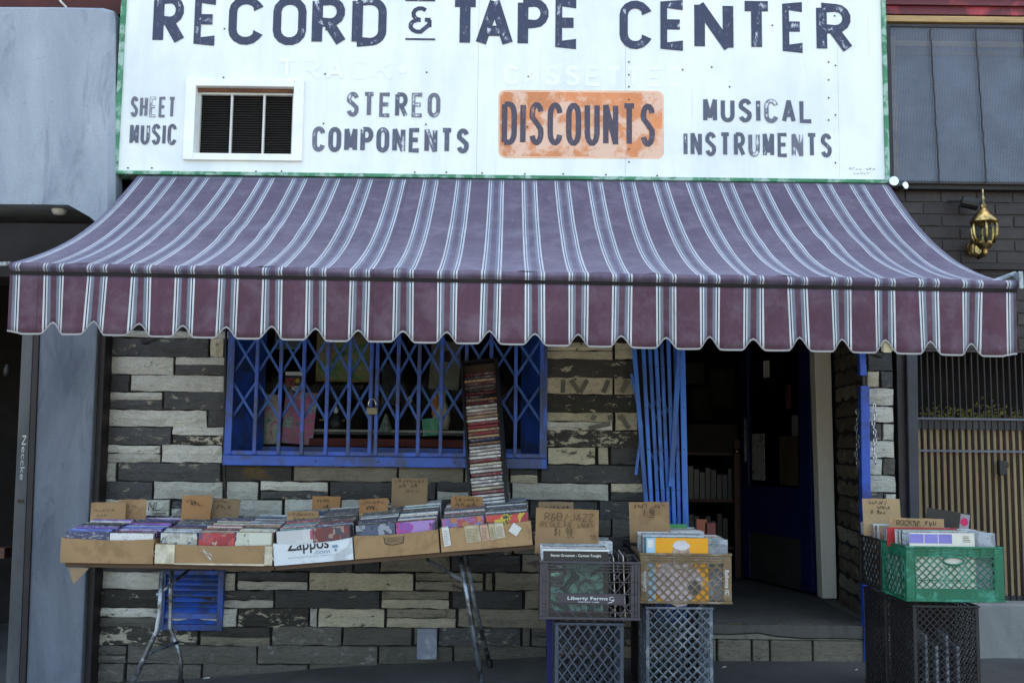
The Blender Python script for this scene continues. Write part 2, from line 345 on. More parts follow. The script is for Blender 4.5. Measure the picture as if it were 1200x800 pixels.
# ------------------------------------------------------------------ lettering
def arc(cx, cy, rx, ry, a0, a1, n=7): return [(cx + rx*math.cos(R(a0 + (a1-a0)*i/n)), cy + ry*math.sin(R(a0 + (a1-a0)*i/n))) for i in range(n+1)]
q = .27
GL = {
 'A': [[(0,0),(.5,1),(1,0)], [(.2,.3),(.8,.3)]],
 'B': [[(0,0),(0,1)] , [(0,1)]+arc(.6,.76,.4,.24,90,-90)+[(0,.52)], [(0,.52)]+arc(.6,.26,.4,.26,90,-90)+[(0,0)]],
 'C': [arc(.5,1-q,.5,q,12,180)+arc(.5,q,.5,q,180,348)],
 'D': [[(0,0),(0,1)], [(0,1)]+arc(.5,1-q,.5,q,90,0)+arc(.5,q,.5,q,0,-90)+[(0,0)]],
 'E': [[(1,1),(0,1),(0,0),(1,0)], [(0,.52),(.85,.52)]],
 'G': [arc(.5,1-q,.5,q,12,180)+arc(.5,q,.5,q,180,360)+[(1,.45),(.6,.45)]],
 'H': [[(0,0),(0,1)], [(1,0),(1,1)], [(0,.5),(1,.5)]],
 'I': [[(.5,0),(.5,1)]],
 'J': [arc(.5,q,.5,q,190,360)+[(1,1)]],
 'K': [[(0,0),(0,1)], [(1,1),(0,.4)], [(.35,.6),(1,0)]],
 'L': [[(0,1),(0,0),(1,0)]],
 'M': [[(0,0),(0,1),(.5,.15),(1,1),(1,0)]],
 'N': [[(0,0),(0,1),(1,0),(1,1)]],
 'O': [arc(.5,1-q,.5,q,0,180)+arc(.5,q,.5,q,180,360)+[(1,1-q)]],
 'P': [[(0,0),(0,1)], [(0,1)]+arc(.55,.74,.45,.26,90,-90)+[(0,.48)]],
 'R': [[(0,0),(0,1)], [(0,1)]+arc(.55,.74,.42,.26,90,-90)+[(0,.48)], [(.45,.48),(1,0)]],
 'S': [arc(.5,.75,.46,.25,15,180,6)+[(.08,.66),(.5,.52),(.92,.36)]+arc(.5,.25,.46,.25,0,-165,6)],
 'T': [[(0,1),(1,1)], [(.5,1),(.5,0)]],
 'U': [[(0,1)]+arc(.5,q,.5,q,180,360)+[(1,1)]],
 'V': [[(0,1),(.5,0),(1,1)]],
 'Z': [[(0,1),(1,1),(0,0),(1,0)]],
 '&': [[(1,.5),(.72,.5)], [(.95,.5),(.95,.2)], arc(.5,.74,.34,.24,40,270,7)[0:8]+[(.5,.5)], arc(.45,.25,.42,.25,80,280,7)+[(.95,.32)]],
 '$': [arc(.5,.68,.42,.2,15,180,5)+[(.2,.56),(.8,.44)]+arc(.5,.3,.42,.2,0,-165,5), [(.5,-.1),(.5,1.1)]],
 '/': [[(.1,-.1),(.9,1.1)]], '.': [[(.45,0),(.55,.04)]], '1': [[(.5,0),(.5,1)]],
 '9': [arc(.5,.7,.4,.3,0,360,9)+[(.8,0)]], '8': [arc(.5,.75,.36,.25,-90,270,9), arc(.5,.25,.42,.25,90,450,9)],
}
LEVEL = [0]
def strokes(mb, polys, o, ax, ay, w, hgt, sw, nrm, flare=1.0):
    """flat brush strokes of width sw: glyph polylines in a unit box mapped to o + ax*w*x + ay*hgt*y"""
    out = []
    for pl in polys:            # sharp corners are two overlapping strokes
        P = [Vector((a*w, b*hgt)) for a, b in pl]
        P = [p for i, p in enumerate(P) if i == 0 or (p - P[i-1]).length > 1e-4]
        cur = [P[0]]; 
        for i in range(1, len(P)):
            cur.append(P[i])
            if i < len(P)-1:
                d1, d2 = (P[i]-P[i-1]).normalized(), (P[i+1]-P[i]).normalized()
                if d1.dot(d2) < -.2:
                    cur[-1] = P[i] + d1*sw*.12; out.append(cur); cur = [P[i] - d2*sw*.12]
        out.append(cur)
    for P in out:
        closed = (P[0] - P[-1]).length < 1e-3
        if closed: P = P[:-1]
        n = len(P); LEVEL[0] = (LEVEL[0] + 1) % 6; off = nrm * (.0003 * LEVEL[0]); vs = []; at = []
        for i, p in enumerate(P):
            a = P[i-1] if (i > 0 or closed) else None; b = P[(i+1) % n] if (i < n-1 or closed) else None
            d1 = (p - a).normalized() if a is not None else None; d2 = (b - p).normalized() if b is not None else None
            d1 = d1 if d1 is not None else d2; d2 = d2 if d2 is not None else d1
            nn = Vector((-(d1.y+d2.y), d1.x+d2.x))
            if nn.length < 1e-3: nn = Vector((-d1.y, d1.x))
            nn.normalize(); k = 1 / max(.86, nn.dot(Vector((-d1.y, d1.x)))); h = sw/2*k*(flare if (a is None or b is None) else 1)
            for s_, e in ((-1, 1.0), (-.5, .5), (0, 0.0), (.5, .5), (1, 1.0)):
                r = p + nn*h*s_; vs.append(o + ax*r.x + ay*r.y + off); at.append(e)
        m = n if closed else n-1
        fs = [(i*5+j, i*5+j+1, ((i+1)%n)*5+j+1, ((i+1)%n)*5+j) for i in range(m) for j in range(4)]
        mb.add([tuple(v) for v in vs], fs, at)
XA, ZA, NY = Vector((1,0,0)), Vector((0,0,1)), Vector((0,-1,0))
def letter(ch, px0, px1, py0, py1, Y, sw, mat, parent, name='painted_letter', flare=1.0):
    a = pix(px0, (py0+py1)/2, Y); b = pix(px1, (py0+py1)/2, Y); t = pix((px0+px1)/2, py0, Y); bt = pix((px0+px1)/2, py1, Y)
    s = sw * (Y - CAM.y) / FPX; mb = MB(); W_, H_ = b.x - a.x - s, t.z - bt.z - s
    strokes(mb, GL[ch], Vector((a.x + s/2, Y, bt.z + s/2)), XA, ZA, W_, H_, s, NY, flare)
    o = mb.build(name, mat, parent)
    return o
def textline(txt, px0, px1, py0, py1, Y, sw, mat, parent, gap=.22, thin='I', slope=.012, mats=None):
    n = sum(.35 if c in thin else 1 for c in txt) + gap*(len(txt)-1); u = (px1-px0)/n; x = px0
    for i, c in enumerate(txt):
        wd = u*(.35 if c in thin else 1); dy = (x - px0)*slope
        if c != ' ': letter(c, x, x+wd, py0+dy+rnd.uniform(-.3,.3), py1+dy+rnd.uniform(-.3,.3), Y, sw, (mats or {}).get(i, mat), parent)
        x += wd + u*gap
def hand(mb, txt, o, ax, ay, nrm, w, h, sw, slant=.1):
    """marker handwriting; '~' is an unreadable scribble"""
    x = 0; u = w / len(txt)
    for c in txt:
        if c == '~':
            pl = []
            for i in range(5): pl.append((i/4 + rnd.uniform(-.1,.1), rnd.choice((0,.1,.5,.9)) + rnd.uniform(-.05,.2)))
            P = [pl]
        elif c == '_': P = [[(0,0),(1,.08)]]
        elif c == ' ': P = []
        else: P = GL[c]
        jit = rnd.uniform(-.08, .08)
        P = [[(a + b*slant, b + jit) for a, b in pl] for pl in P]
        strokes(mb, P, o + ax*x, ax, ay, u*.7, h, sw, nrm)
        x += u
def font_text(txt, name, mat, parent, px0, px1, py0, py1, Y, bold=.0, shear=0, rot90=False, M=None):
    """print set with Blender's own font, fitted to a box"""
    cu = bpy.data.curves.new('tmp_text', 'FONT'); cu.body = txt; cu.offset = bold; cu.shear = shear; cu.resolution_u = 3
    o = bpy.data.objects.new('tmp_text', cu); COL.objects.link(o)
    me = bpy.data.meshes.new_from_object(o.evaluated_get(bpy.context.evaluated_depsgraph_get()))
    bpy.data.objects.remove(o)
    xs = [v.co.x for v in me.vertices]; ys = [v.co.y for v in me.vertices]; x0, x1, y0, y1 = min(xs), max(xs), min(ys), max(ys)
    a = pix(px0, py1, Y); b = pix(px1, py0, Y) ; mb = MB()
    xm = (px0+px1)/2; zb = pix(xm, py1, Y).z; zt = pix(xm, py0, Y).z
    vs = []
    for v in me.vertices:
        s = (v.co.x-x0)/(x1-x0); t = (v.co.y-y0)/(y1-y0)
        if rot90: s, t = t, 1-s
        if rot90 == 'up': s, t = 1-s, 1-t
        vs.append((a.x + s*(b.x-a.x), Y, zb + t*(zt-zb)))
    mb.add(vs, [tuple(p.vertices) for p in me.polygons]); bpy.data.meshes.remove(me)
    return mb.build(name, mat, parent)

# ================================================================== THE SETTING
# ground profile: the pavement climbs to the right and levels out
GP = [(-40,-1.6)] + [(X(px, 0, py), Z(py, 0, px)) for px, py in ((40,806),(287,790),(380,782),(640,769),(840,771),(1020,772),(1160,767))] + [(40,.05)]
def zg(x):
    for (a, za), (b, zb) in zip(GP, GP[1:]):
        if a <= x <= b: return za + (zb-za)*(x-a)/(b-a)
    return 0
mb = MB(); xs = [GP[0][0], -20, -8, -5] + [p[0] for p in GP[1:-1]] + [5, 8, 20, GP[-1][0]]; xs = sorted(set(xs)); ys = [6.5, 0, -1, -2, -3.4]
vs = [(x, y, zg(x) - .012*max(0, -y)) for x in xs for y in ys]; k = len(ys)
mb.add(vs, [(i*k+j, i*k+j+1, (i+1)*k+j+1, (i+1)*k+j) for i in range(len(xs)-1) for j in range(k-1)])
sidewalk = tag(mb.build('sidewalk', SIDEW, origin=(0,0,0)), kind='structure')
mb = MB(); vs = []
for x in xs: vs += [(x,-3.4,zg(x)-.041),(x,-3.55,zg(x)-.043),(x,-3.57,zg(x)-.2)]
mb.add(vs, [(i*3+j, i*3+j+1, (i+1)*3+j+1, (i+1)*3+j) for i in range(len(xs)-1) for j in range(2)])
tag(mb.build('kerb', KERBC, origin=(0,-3.4,0)), kind='structure')
mb = MB(); vs = []
for x in xs: vs += [(x*(10 if abs(x) > 30 else 1),-3.56,zg(x)-.19),(x*(10 if abs(x) > 30 else 1),-400,zg(x)-.25)]
mb.add(vs, [(i*2, i*2+1, i*2+3, i*2+2) for i in range(len(xs)-1)])
tag(mb.build('street', STREET, origin=(0,-4,-.2)), kind='structure')

# upper storeys, with unseen roof and walls added to block the sun
WX0, WX1 = X(122, 0), X(1049, 0)          # stone front
DX0, DX1 = X(766, 0), X(1021, 0)          # door opening at the face
RX1 = 2.275                               # right reveal at its back
WZ0, WZ1 = Z(541, 0, 450), Z(384, 0, 450)  # window opening
wx0, wx1 = X(270, 0), X(636, 0)
ZS = Z(225, 0)                            # stone face stops here, siding above
ZF = Z(730, 0, 930)                       # doorway floor
bt = thing('shop_building', 'dark red upper storey of the shop rising behind the white sign', 'building', (0, .3, ZS))
MB().box(-11, 11, .08, .34, 3.35, 9).build('upper_wall', DREDW, bt)
MB().box(-11, 11, .08, 9, 9, 9.2).build('sun_block_roof', DKBRICK, bt)
MB().box(-11, 11, 8.8, 9, -1, 9).build('back_wall', DKBRICK, bt)
for i in range(7):
    z = Z(205, 0) + i*.165; MB().box(X(132,0), X(1040,0), .035, .08, z, z+.155).build('siding_board', DREDW, bt, bevel=.004)
for x0, x1 in ((-11, -10.8), (10.8, 11)): MB().box(x0, x1, .34, 8.8, -1, 9).build('side_wall', DKBRICK, bt)
# interior
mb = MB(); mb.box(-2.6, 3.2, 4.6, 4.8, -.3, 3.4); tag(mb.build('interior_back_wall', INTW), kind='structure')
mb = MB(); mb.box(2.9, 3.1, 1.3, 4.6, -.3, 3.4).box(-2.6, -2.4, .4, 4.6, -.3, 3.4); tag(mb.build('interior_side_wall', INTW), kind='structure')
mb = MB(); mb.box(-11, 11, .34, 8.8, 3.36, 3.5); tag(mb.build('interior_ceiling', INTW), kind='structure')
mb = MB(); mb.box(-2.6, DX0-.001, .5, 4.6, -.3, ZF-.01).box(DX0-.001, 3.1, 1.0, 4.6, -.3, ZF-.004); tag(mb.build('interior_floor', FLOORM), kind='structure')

# ------------------------------------------------------------------ stone wall
wall = thing('stone_wall', 'shop front wall of long split stones painted white, cream and charcoal around the blue window and doorway', 'wall', (0, 0, 0))
mb = MB(); y0, y1 = .022, .34; zb = -.6
for x0, x1, z0, z1 in ((WX0, wx0, zb, ZS), (wx0, wx1, zb, WZ0), (wx0, wx1, WZ1, ZS), (wx1, DX0, zb, ZS), (DX0, RX1, 2.62, ZS), (RX1+.001, WX1, zb, ZS)):
    mb.box(x0, x1, y0, y1, z0, z1)
mb.box(DX0 - .12, DX0, .34, 1.0, zb, 2.9)
mb.add([(DX1,y0,zb),(RX1+.005,1.05,zb),(RX1+.2,1.05,zb),(RX1,y0,zb),(DX1,y0,2.61),(RX1+.005,1.05,2.61),(RX1+.2,1.05,2.61),(RX1,y0,2.61)], [(0,4,5,1),(1,5,6,2),(2,6,7,3),(3,7,4,0)])
mb.box(DX0, DX1+.2, .34, 1.1, 2.62, 2.9)
mb.build('mortar_bed', MORTAR, wall)
def stone_piece(x0, x1, z0, z1, mat, rough=1.0, frame=None, yf=None):
    yf = rnd.uniform(-.010, .0) if yf is None else yf
    nx = max(2, min(11, int((x1-x0)/.06)+1)); nz = 2; g = .0022; q1, q2 = rnd.uniform(0,6), rnd.uniform(-.006,.006)
    vs = []; j = lambda s: rnd.uniform(-s, s)
    tz = [j(.0036*rough) for _ in range(nx+1)]; bz = [j(.0036*rough) for _ in range(nx+1)]
    for k in range(nz+1):
        for i in range(nx+1):
            x = x0 + g + (x1-x0-2*g)*i/nx + (j(.002*rough) if i in (0, nx) else 0)
            z = z0 + g + (z1-z0-2*g)*k/nz + (bz[i] if k == 0 else tz[i] if k == nz else 0)
            edge = (i in (0, nx)) or (k in (0, nz))
            vs.append((x, yf + (.009 if edge else 0) + j(.0050*rough) + .004*math.sin(q1 + i*1.3) + q2*(k-1), z))
    n0 = len(vs); ring = [i for i in range(nx+1)] + [k*(nx+1)+nx for k in range(1, nz+1)] + [nz*(nx+1)+i for i in range(nx-1, -1, -1)] + [k*(nx+1) for k in range(nz-1, 0, -1)]
    for r in ring: v = vs[r]; vs.append((v[0], .03, v[2]))
    fs = [(k*(nx+1)+i, k*(nx+1)+i+1, (k+1)*(nx+1)+i+1, (k+1)*(nx+1)+i) for k in range(nz) for i in range(nx)]
    m = len(ring); fs += [(ring[(t+1) % m], ring[t], n0+t, n0+(t+1) % m) for t in range(m)]
    b = MB(frame); b.add(vs, fs); o = b.build('stone', STONES[mat], wall)
    return o
ST = """
128 268 388 395 W;128 244 397 417 D;246 262 397 417 C;126 203 419 438 W;205 263 419 427 W;205 263 428 438 D
125 151 440 458 D;153 262 440 458 W;123 190 460 468 W;123 190 469 479 D;192 263 460 479 D;122 242 481 499 W;244 262 481 499 D
122 200 501 520 D;202 262 501 509 W;202 262 511 520 F;121 187 522 530 W;121 187 532 541 W;189 260 522 541 W
120 135 543 563 W;138 258 543 563 D;264 341 546 563 O;344 465 547 563 T;467 543 547 564 T;545 596 547 564 T;598 630 549 555 D;598 630 557 565 C
118 178 565 584 D;180 261 565 584 W;265 302 565 584 W;305 384 565 574 W;305 384 576 584 D;387 463 565 584 D;465 510 565 584 D;512 598 565 575 D;512 598 577 585 W
600 713 567 585 W;716 756 567 576 C;716 756 577 586 D
118 168 586 605 W;170 198 586 605 W;201 212 587 594 D;201 212 596 605 W;214 330 586 606 W;333 398 586 606 W;400 456 586 606 W;458 503 586 606 D;505 598 586 607 D;600 619 588 607 W;621 700 588 607 D;703 757 588 608 D
116 200 608 627 D;202 290 608 627 W;292 420 608 627 D;422 560 608 627 D;562 640 609 628 F;642 698 609 628 D;700 716 609 627 G;718 758 609 628 G
114 230 629 648 W;232 350 629 648 D;352 470 629 648 T;472 600 630 649 D;602 690 630 649 T;692 759 630 649 D
113 250 651 669 D;252 318 651 669 T;320 413 651 669 D;415 444 651 669 D;446 527 651 669 T;529 610 651 669 D;612 660 650 669 T;662 760 650 669 D
113 275 671 690 W;278 360 671 680 D;278 360 682 690 W;362 484 672 691 C;487 566 672 680 T;487 566 682 691 T;569 577 672 691 T;580 654 672 691 T;656 761 672 691 D
112 260 692 711 F;262 320 693 702 D;262 320 704 711 W;322 444 693 712 D;447 526 693 701 T;447 526 703 712 C;530 612 693 712 D;615 680 693 712 T;682 762 693 712 D
110 186 713 722 W;110 186 724 733 G;188 277 713 733 W;279 361 713 733 F;363 371 714 733 W;373 450 714 733 C;453 534 714 723 T;453 534 725 734 C;537 640 714 734 T;642 762 714 734 T
108 231 735 755 F;234 316 735 745 O;234 316 747 756 T;319 400 735 755 G;402 482 736 755 G;485 512 736 755 G;514 610 736 756 D;612 621 736 756 G;623 680 736 745 G;623 680 747 756 G;682 762 736 756 D
107 147 757 766 G;107 147 768 776 G;149 300 757 777 G;302 442 757 777 G;444 530 758 777 G;532 640 758 777 G;642 762 758 777 T
106 145 778 798 G;148 235 779 798 G;237 360 779 800 G;362 520 779 800 G;104 200 800 822 G;202 330 801 822 G
641 718 402 410 C;641 718 412 420 C;721 745 402 420 C;641 742 422 442 O;641 718 443 461 C;720 744 443 461 C;640 745 463 482 F;641 718 484 493 C;641 718 495 503 W;721 747 484 503 C
641 748 505 523 F;642 698 525 543 C;701 713 525 543 C;716 749 525 543 D;634 752 546 565 D
1033 1046 399 411 C;1018 1031 399 411 D;1018 1047 414 433 D;1017 1031 436 453 C;1033 1047 436 453 D;1017 1047 456 474 W;1019 1047 477 494 W;1019 1033 497 515 D;1035 1048 497 515 W
1019 1048 517 535 W;1019 1034 538 555 W;1036 1049 538 555 G;1020 1050 558 576 W;1020 1036 579 596 D;1038 1050 579 596 W;1020 1050 599 617 W;1020 1035 620 638 D;1037 1050 620 638 T
1021 1050 641 659 T;1021 1036 662 680 D;1038 1051 662 680 T;1021 1051 683 701 D;1021 1051 704 722 T;1021 1035 725 743 D;1037 1051 725 743 D;1021 1051 746 764 T
"""
for it in ST.replace('\n', ';').split(';'):
    it = it.split()
    if len(it) < 5: continue
    a, b, c, d = map(float, it[:4]); ym = (c+d)/2; xm = (a+b)/2
    stone_piece(X(a,0,ym), X(b,0,ym), Z(d+.9,0,xm), Z(c-.9,0,xm), it[4])
# three courses behind the awning
zz = Z(386, 0, 450)
for r in range(3):
    x = WX0 + .02
    while x < wx1 + .5:
        e = min(x + rnd.uniform(.35, .7), DX0); stone_piece(x, e-.012, zz + r*.108 + (.0 if x > wx0-.3 else .02), zz + r*.108 + .095, rnd.choice('WDCD')); x = e
# deep right-hand side of the doorway
yaw = math.atan2(1.0, RX1 - DX1)
FR = Matrix.Translation((RX1, 1.0, 0)) @ Matrix.Rotation(yaw + math.pi, 4, 'Z')
zc = Z(775, 0, 1010)
row = 0
while zc < 2.6:
    x = .035
    while x < .98:
        e = min(x + rnd.choice((.4, .62, .9)), 1.0)
        if 1.0 - e < .12: e = 1.0
        b = MB(FR); stone_piece(x, e-.012, zc, zc+.094, rnd.choice('RRRT' if row % 3 == 0 else 'RRRR'), frame=FR, yf=-.012); x = e
    zc += .1045; row += 1
# doorway step
stp = thing('doorway_step', 'cracked cement doorstep with stone riser and traces of yellow paint', 'step', (X(930,0), 0, zg(X(930,0))))
yst = -.06; zt = ZF
mb = MB(); mb.box(DX0-.1, RX1+.05, .0, 1.05, -.3, zt-.012); mb.build('core', STEPM, stp)
z1 = Z(749, yst, 930); xa, xb = X(752, yst), X(1019, yst)
crk = [(xa, .0), (X(860,yst), .004), (X(885,yst), .014), (X(905,yst), -.004), (X(940,yst), -.016), (X(975,yst), -.012), (xb, -.018)]
mb = MB(); ps = []
for x, dz in crk: ps.append((x, Z(744, yst, 900) + dz))
# upper slab split from lower course by a wandering crack
for side in (0, 1):
    vs = []
    for x, z in ps:
        zz0, zz1 = ((z + .004, zt) if side == 0 else (z1, z - .004))
        yy = yst - (.004 if side == 0 else 0) + rnd.uniform(-.003,.003)
        vs += [(x, yy, zz0), (x, yy, zz1), (x, 1.05 if side == 0 else .0, zz1), (x, .0, zz0)]
    n = len(ps); fs = []
    for i in range(n-1):
        for j in range(4): fs.append((i*4+j, i*4+(j+1)%4, (i+1)*4+(j+1)%4, (i+1)*4+j))
    fs += [(0,1,2,3), ((n-1)*4+3,(n-1)*4+2,(n-1)*4+1,(n-1)*4)]
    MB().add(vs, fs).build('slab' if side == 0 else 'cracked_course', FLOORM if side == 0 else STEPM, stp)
x = xa
for px in (800, 838, 878, 899, 948, 1019):
    e = X(px, yst); o = MB().box(x + .006, e - .006, yst + rnd.uniform(-.004, .004), 0, zg(x) - .03, z1 - .006).build('stone', S_T, stp, bevel=.006); x = e
YEL = pm('worn_yellow_paint', (.33,.30,.05), .6, var=.4, vs=30)
mb = MB()
for i in range(34):
    px = rnd.choice((rnd.uniform(853, 868), rnd.uniform(905, 952))); p = pix(px, 727.5, yst); s = rnd.uniform(.006, .02)
    y = yst + rnd.uniform(.0, .03); mb.add([(p.x, y, zt+.0012), (p.x+s, y+rnd.uniform(0,.004), zt+.0012), (p.x+s*.8, y+.010, zt+.0012), (p.x-s*.2, y+.008, zt+.0012)], [(0,1,2,3)])
mb.build('yellow_paint_flecks', YEL, stp)['kind'] = 'stuff'
# threshold floor sheet tone is the slab top

# ------------------------------------------------------------------ left neighbour
YB = -.17
bay = thing('concrete_bay', 'pale blue-grey stucco box overhanging the left edge beside the white sign', 'bay', (X(0,YB), YB, Z(240,YB,40)))
xl, xr = -5.5, X(81, YB); xw = X(136, -.02); zb0, zt0 = Z(240, YB, 40), Z(11, YB, 40)
YB = -.17
def bp(px, py, Y=YB): return pix(px, py, Y)
out = [(-420,238),(-100,238.5),(40,239.5),(80,240),(105,254),(126,272),(126,200),(126,120),(126,60),(126,24),(124,15),(118,11.5),(60,10.5),(-100,10),(-420,9)]
F = [bp(a, b) for a, b in out]; n = len(F); c_ = .035
F2 = [Vector((p.x + (c_ if i in (5,6,7,8,9,10) else 0), YB + c_, p.z + (c_*.7 if i in (10,11,12,13,14) else 0))) for i, p in enumerate(F)]
F3 = [Vector((p.x + (c_ if i in (5,6,7,8,9,10) else 0), .10 if i in (4,5,6,7,8,9,10,11) else .9, p.z + (c_*.7 if i in (10,11,12,13,14) else 0))) for i, p in enumerate(F)]
F3 = [Vector((p.x, max(.06, p.y) if i not in (4,5,6,7,8,9,10,11) else -.03, p.z)) for i, p in enumerate(F3)]
vs = F + F2 + F3
mb = MB(); mb.add(vs, [tuple(range(n))] + [(i+k*n, i+(k+1)*n, (i+1)%n+(k+1)*n, (i+1)%n+k*n) for k in range(2) for i in range(n)]); mb.build('shell', BAYM, bay)
zb0 = F[1].z
p = pix(70, 243, -.05); MB().lathe((p.x, p.y, zb0), [(.0,-.035),(.035,-.03),(.045,-.01),(.045,.0)], 14).build('ceiling_lamp', ALU, bay, smooth=True)
mb = MB(); mb.tube([pix(66,-6,-.3), pix(72,3,-.32), pix(78,9,-.3)], .006); mb.build('loose_wire', ALU, bay)
lw = thing('neighbour_front', 'dark unlit shop front under the grey overhang at far left', 'building front', (X(20,0), 0, zg(-3)))
MB().box(-5.5, X(131,0), .0, .3, Z(16, 0, 60), 4.5).build('upper_wall', DREDW, lw)
MB().box(-5.5, -2.75, 2.4, 2.6, -1, 3.3).build('back_wall', BLACKISH, lw)
MB().box(-5.6, -5.5, .3, 2.4, -1, 3.3).build('side_wall', BLACKISH, lw)
MB().box(-5.5, X(112,.05), 0.3, .4, Z(290,0,20), Z(240,0,20)+.3).build('lintel', DARKTRIM, lw)
MB().box(-5.5, X(48,.05), 0.1, .14, Z(310,0,20), Z(298,0,20)).build('crossbar', BLACKISH, lw)
MB().box(X(0,.3,650), X(14,.3,650), .2, .3, Z(652,.3,10), Z(640,.3,10)).build('red_shelf_edge', WOODI, lw)
mb = MB(); mb.lathe(pix(8,436,.25), [(0,-.03),(.02,-.02),(.02,.02),(.008,.05)], 10); mb.build('hanging_bulb', RUSTB, lw, smooth=True)
# pillar
YP = -.15
MB().box(-5.5, X(128,-.1,300), -.12, .25, Z(325,-.12,80), Z(262,-.12,60)).build('overhang_shade_board', BLACKISH, lw)  # added black board carries the shade under the overhang
pil = thing('concrete_pillar', 'tall blue-grey painted concrete pillar at the left end of the stone wall', 'pillar', (X(80,YP), YP, zg(-2.7)))
def leanbox(pts_top, pts_bot, y0, y1, name, mat, parent, bevel=.004):
    """prism between two image edges: left/right x at top and at bottom"""
    (xa0, xb0, yt), (xa1, xb1, yb) = pts_top, pts_bot
    A = pix(xa0, yt, y0); B = pix(xb0, yt, y0); C = pix(xa1, yb, y0); D = pix(xb1, yb, y0)
    vs = [(C.x,y0,C.z),(D.x,y0,D.z),(D.x,y1,D.z),(C.x,y1,C.z),(A.x,y0,A.z),(B.x,y0,B.z),(B.x,y1,B.z),(A.x,y1,A.z)]
    return MB().add(vs, [(0,3,2,1),(4,5,6,7),(0,1,5,4),(1,2,6,5),(2,3,7,6),(3,0,4,7)]).build(name, mat, parent, bevel=bevel)
leanbox((48.5,117,325), (30,94,815), YP, .02, 'shaft', CONC, pil, .008)
leanbox((116,127,325), (95,105,815), YP+.04, .02, 'dark_edge_strip', DARKTRIM, pil)  # dark strip puts the shade of the pillar's recessed side into colour
leanbox((42,48.7,325), (22,29,815), YP-.012, .0, 'dark_left_strip', DARKTRIM, pil)
strip = leanbox((29,41.5,325), (6,21.5,815), YP+.01, .05, 'grey_outer_strip', STRIP, pil)
font_text('Neccke', 'scratched_writing', CHALK, strip, 23, 31, 510, 562, YP+.0085, rot90=True)
mb = MB(); mb.box(X(20,YP,585), X(27,YP,585), YP+.006, YP+.0095, Z(589,YP,24), Z(585,YP,24)); mb.build('small_mark', INK, strip)

# ------------------------------------------------------------------ right neighbour
rw = thing('dark_brick_wall', 'near-black painted brick wall behind the brass lantern on the right', 'wall', (X(1130,0), 0, 0))
bx0 = X(1047, 0); bx1 = 4.6
MB().box(bx0, bx1, .012, .3, Z(412,0,1120), Z(214,0,1120)).build('mortar_bed', DKBRICK, rw)
z = Z(409, 0, 1120); r = 0
while z < Z(222, 0, 1120):
    x = bx0 + (.0 if r % 2 else -.11)
    while x < 4.5:
        MB().box(max(x, bx0), x+.212, .005 + rnd.uniform(-.002,.002), .04, z, z+.066).build('brick', DKBRICK, rw, bevel=.004); x += .222
    z += .076; r += 1
MB().box(bx0-.02, bx1, -.03, .03, Z(316,0,1120), Z(309,0,1120)).build('ledge', DARKTRIM, rw)
MB().box(bx0, bx1, -.05, .0, Z(224,0,1120), Z(216,0,1120)).build('window_sill', DARKTRIM, rw)
rs = thing('red_siding', 'weathered red boards with tan trim above the caged window at top right', 'siding', (X(1120,0), 0, Z(20,0,1120)))
z0 = Z(18, -.02, 1120)
for i in range(6):
    x0 = X(1036,0); dz = i*.062
    MB().add([(x0,-.03,z0+dz),(4.6,-.03,z0+dz),(4.6,-.012,z0+dz+.060),(x0,-.012,z0+dz+.060),(x0,.06,z0+dz),(4.6,.06,z0+dz),(4.6,.06,z0+dz+.06),(x0,.06,z0+dz+.06)],
             [(0,1,2,3),(4,5,1,0),(3,2,6,7),(5,4,7,6),(0,3,7,4),(1,5,6,2)]).build('board', REDW, rs)
MB().box(X(1036,0), 4.6, -.05, .06, Z(27.5,-.03,1120), Z(20.5,-.03,1120)).build('tan_trim_board', TANW, rs, bevel=.003)
# caged window
YM = -.06
cw = thing('caged_window', 'blue-grey window behind expanded metal mesh at the top right', 'window', (X(1120,0), 0, Z(215,0,1120)))
wz0, wz1, cx0, cx1 = Z(216,YM,1120), Z(30,YM,1120), X(1043,YM,120), 4.3
GP_ = N('dull_blue_pane'); v_ = GP_.coord((1,1,.3), rand=False); GP_.fin(GP_.mix(GP_.ramp(GP_.noise(v_, 3, 4), [(.35, 0.0), (.65, 1.0)]), (.05,.08,.15), (.085,.125,.22)), .25, 0, .5); PANEB = GP_.m
MB().box(cx0+.03, cx1, .05, .06, wz0, wz1-.09).build('pane', PANEB, cw)
for z_, m_, n_ in ((wz1-.10, TANW, 'head_trim'), (wz1-.155, pm('brown_trim', (.13,.08,.05), .7), 'head_trim')): MB().box(cx0+.05, cx1, .03, .05, z_, z_+.035).build(n_, m_, cw)
MB().box(cx0+.035, cx0+.065, .0, .05, wz0, wz1-.05).build('side_trim', TANW, cw)
mb = MB(); mb.box(cx0-.015, cx0+.008, YM-.012, YM+.01, wz0, wz1).box(cx0+.008, cx1, YM-.012, YM+.01, wz1-.016, wz1).box(cx0+.008, cx1, YM-.012, YM+.01, wz0, wz0+.014); mb.build('cage_frame', RUSTB, cw)
MESHM = pm('galvanised_mesh', (.20,.225,.29), .5, .3, var=.2)
mb = MB(); pw, ph = .0185, .011; H = wz1-wz0-.03; xr_ = 4.28
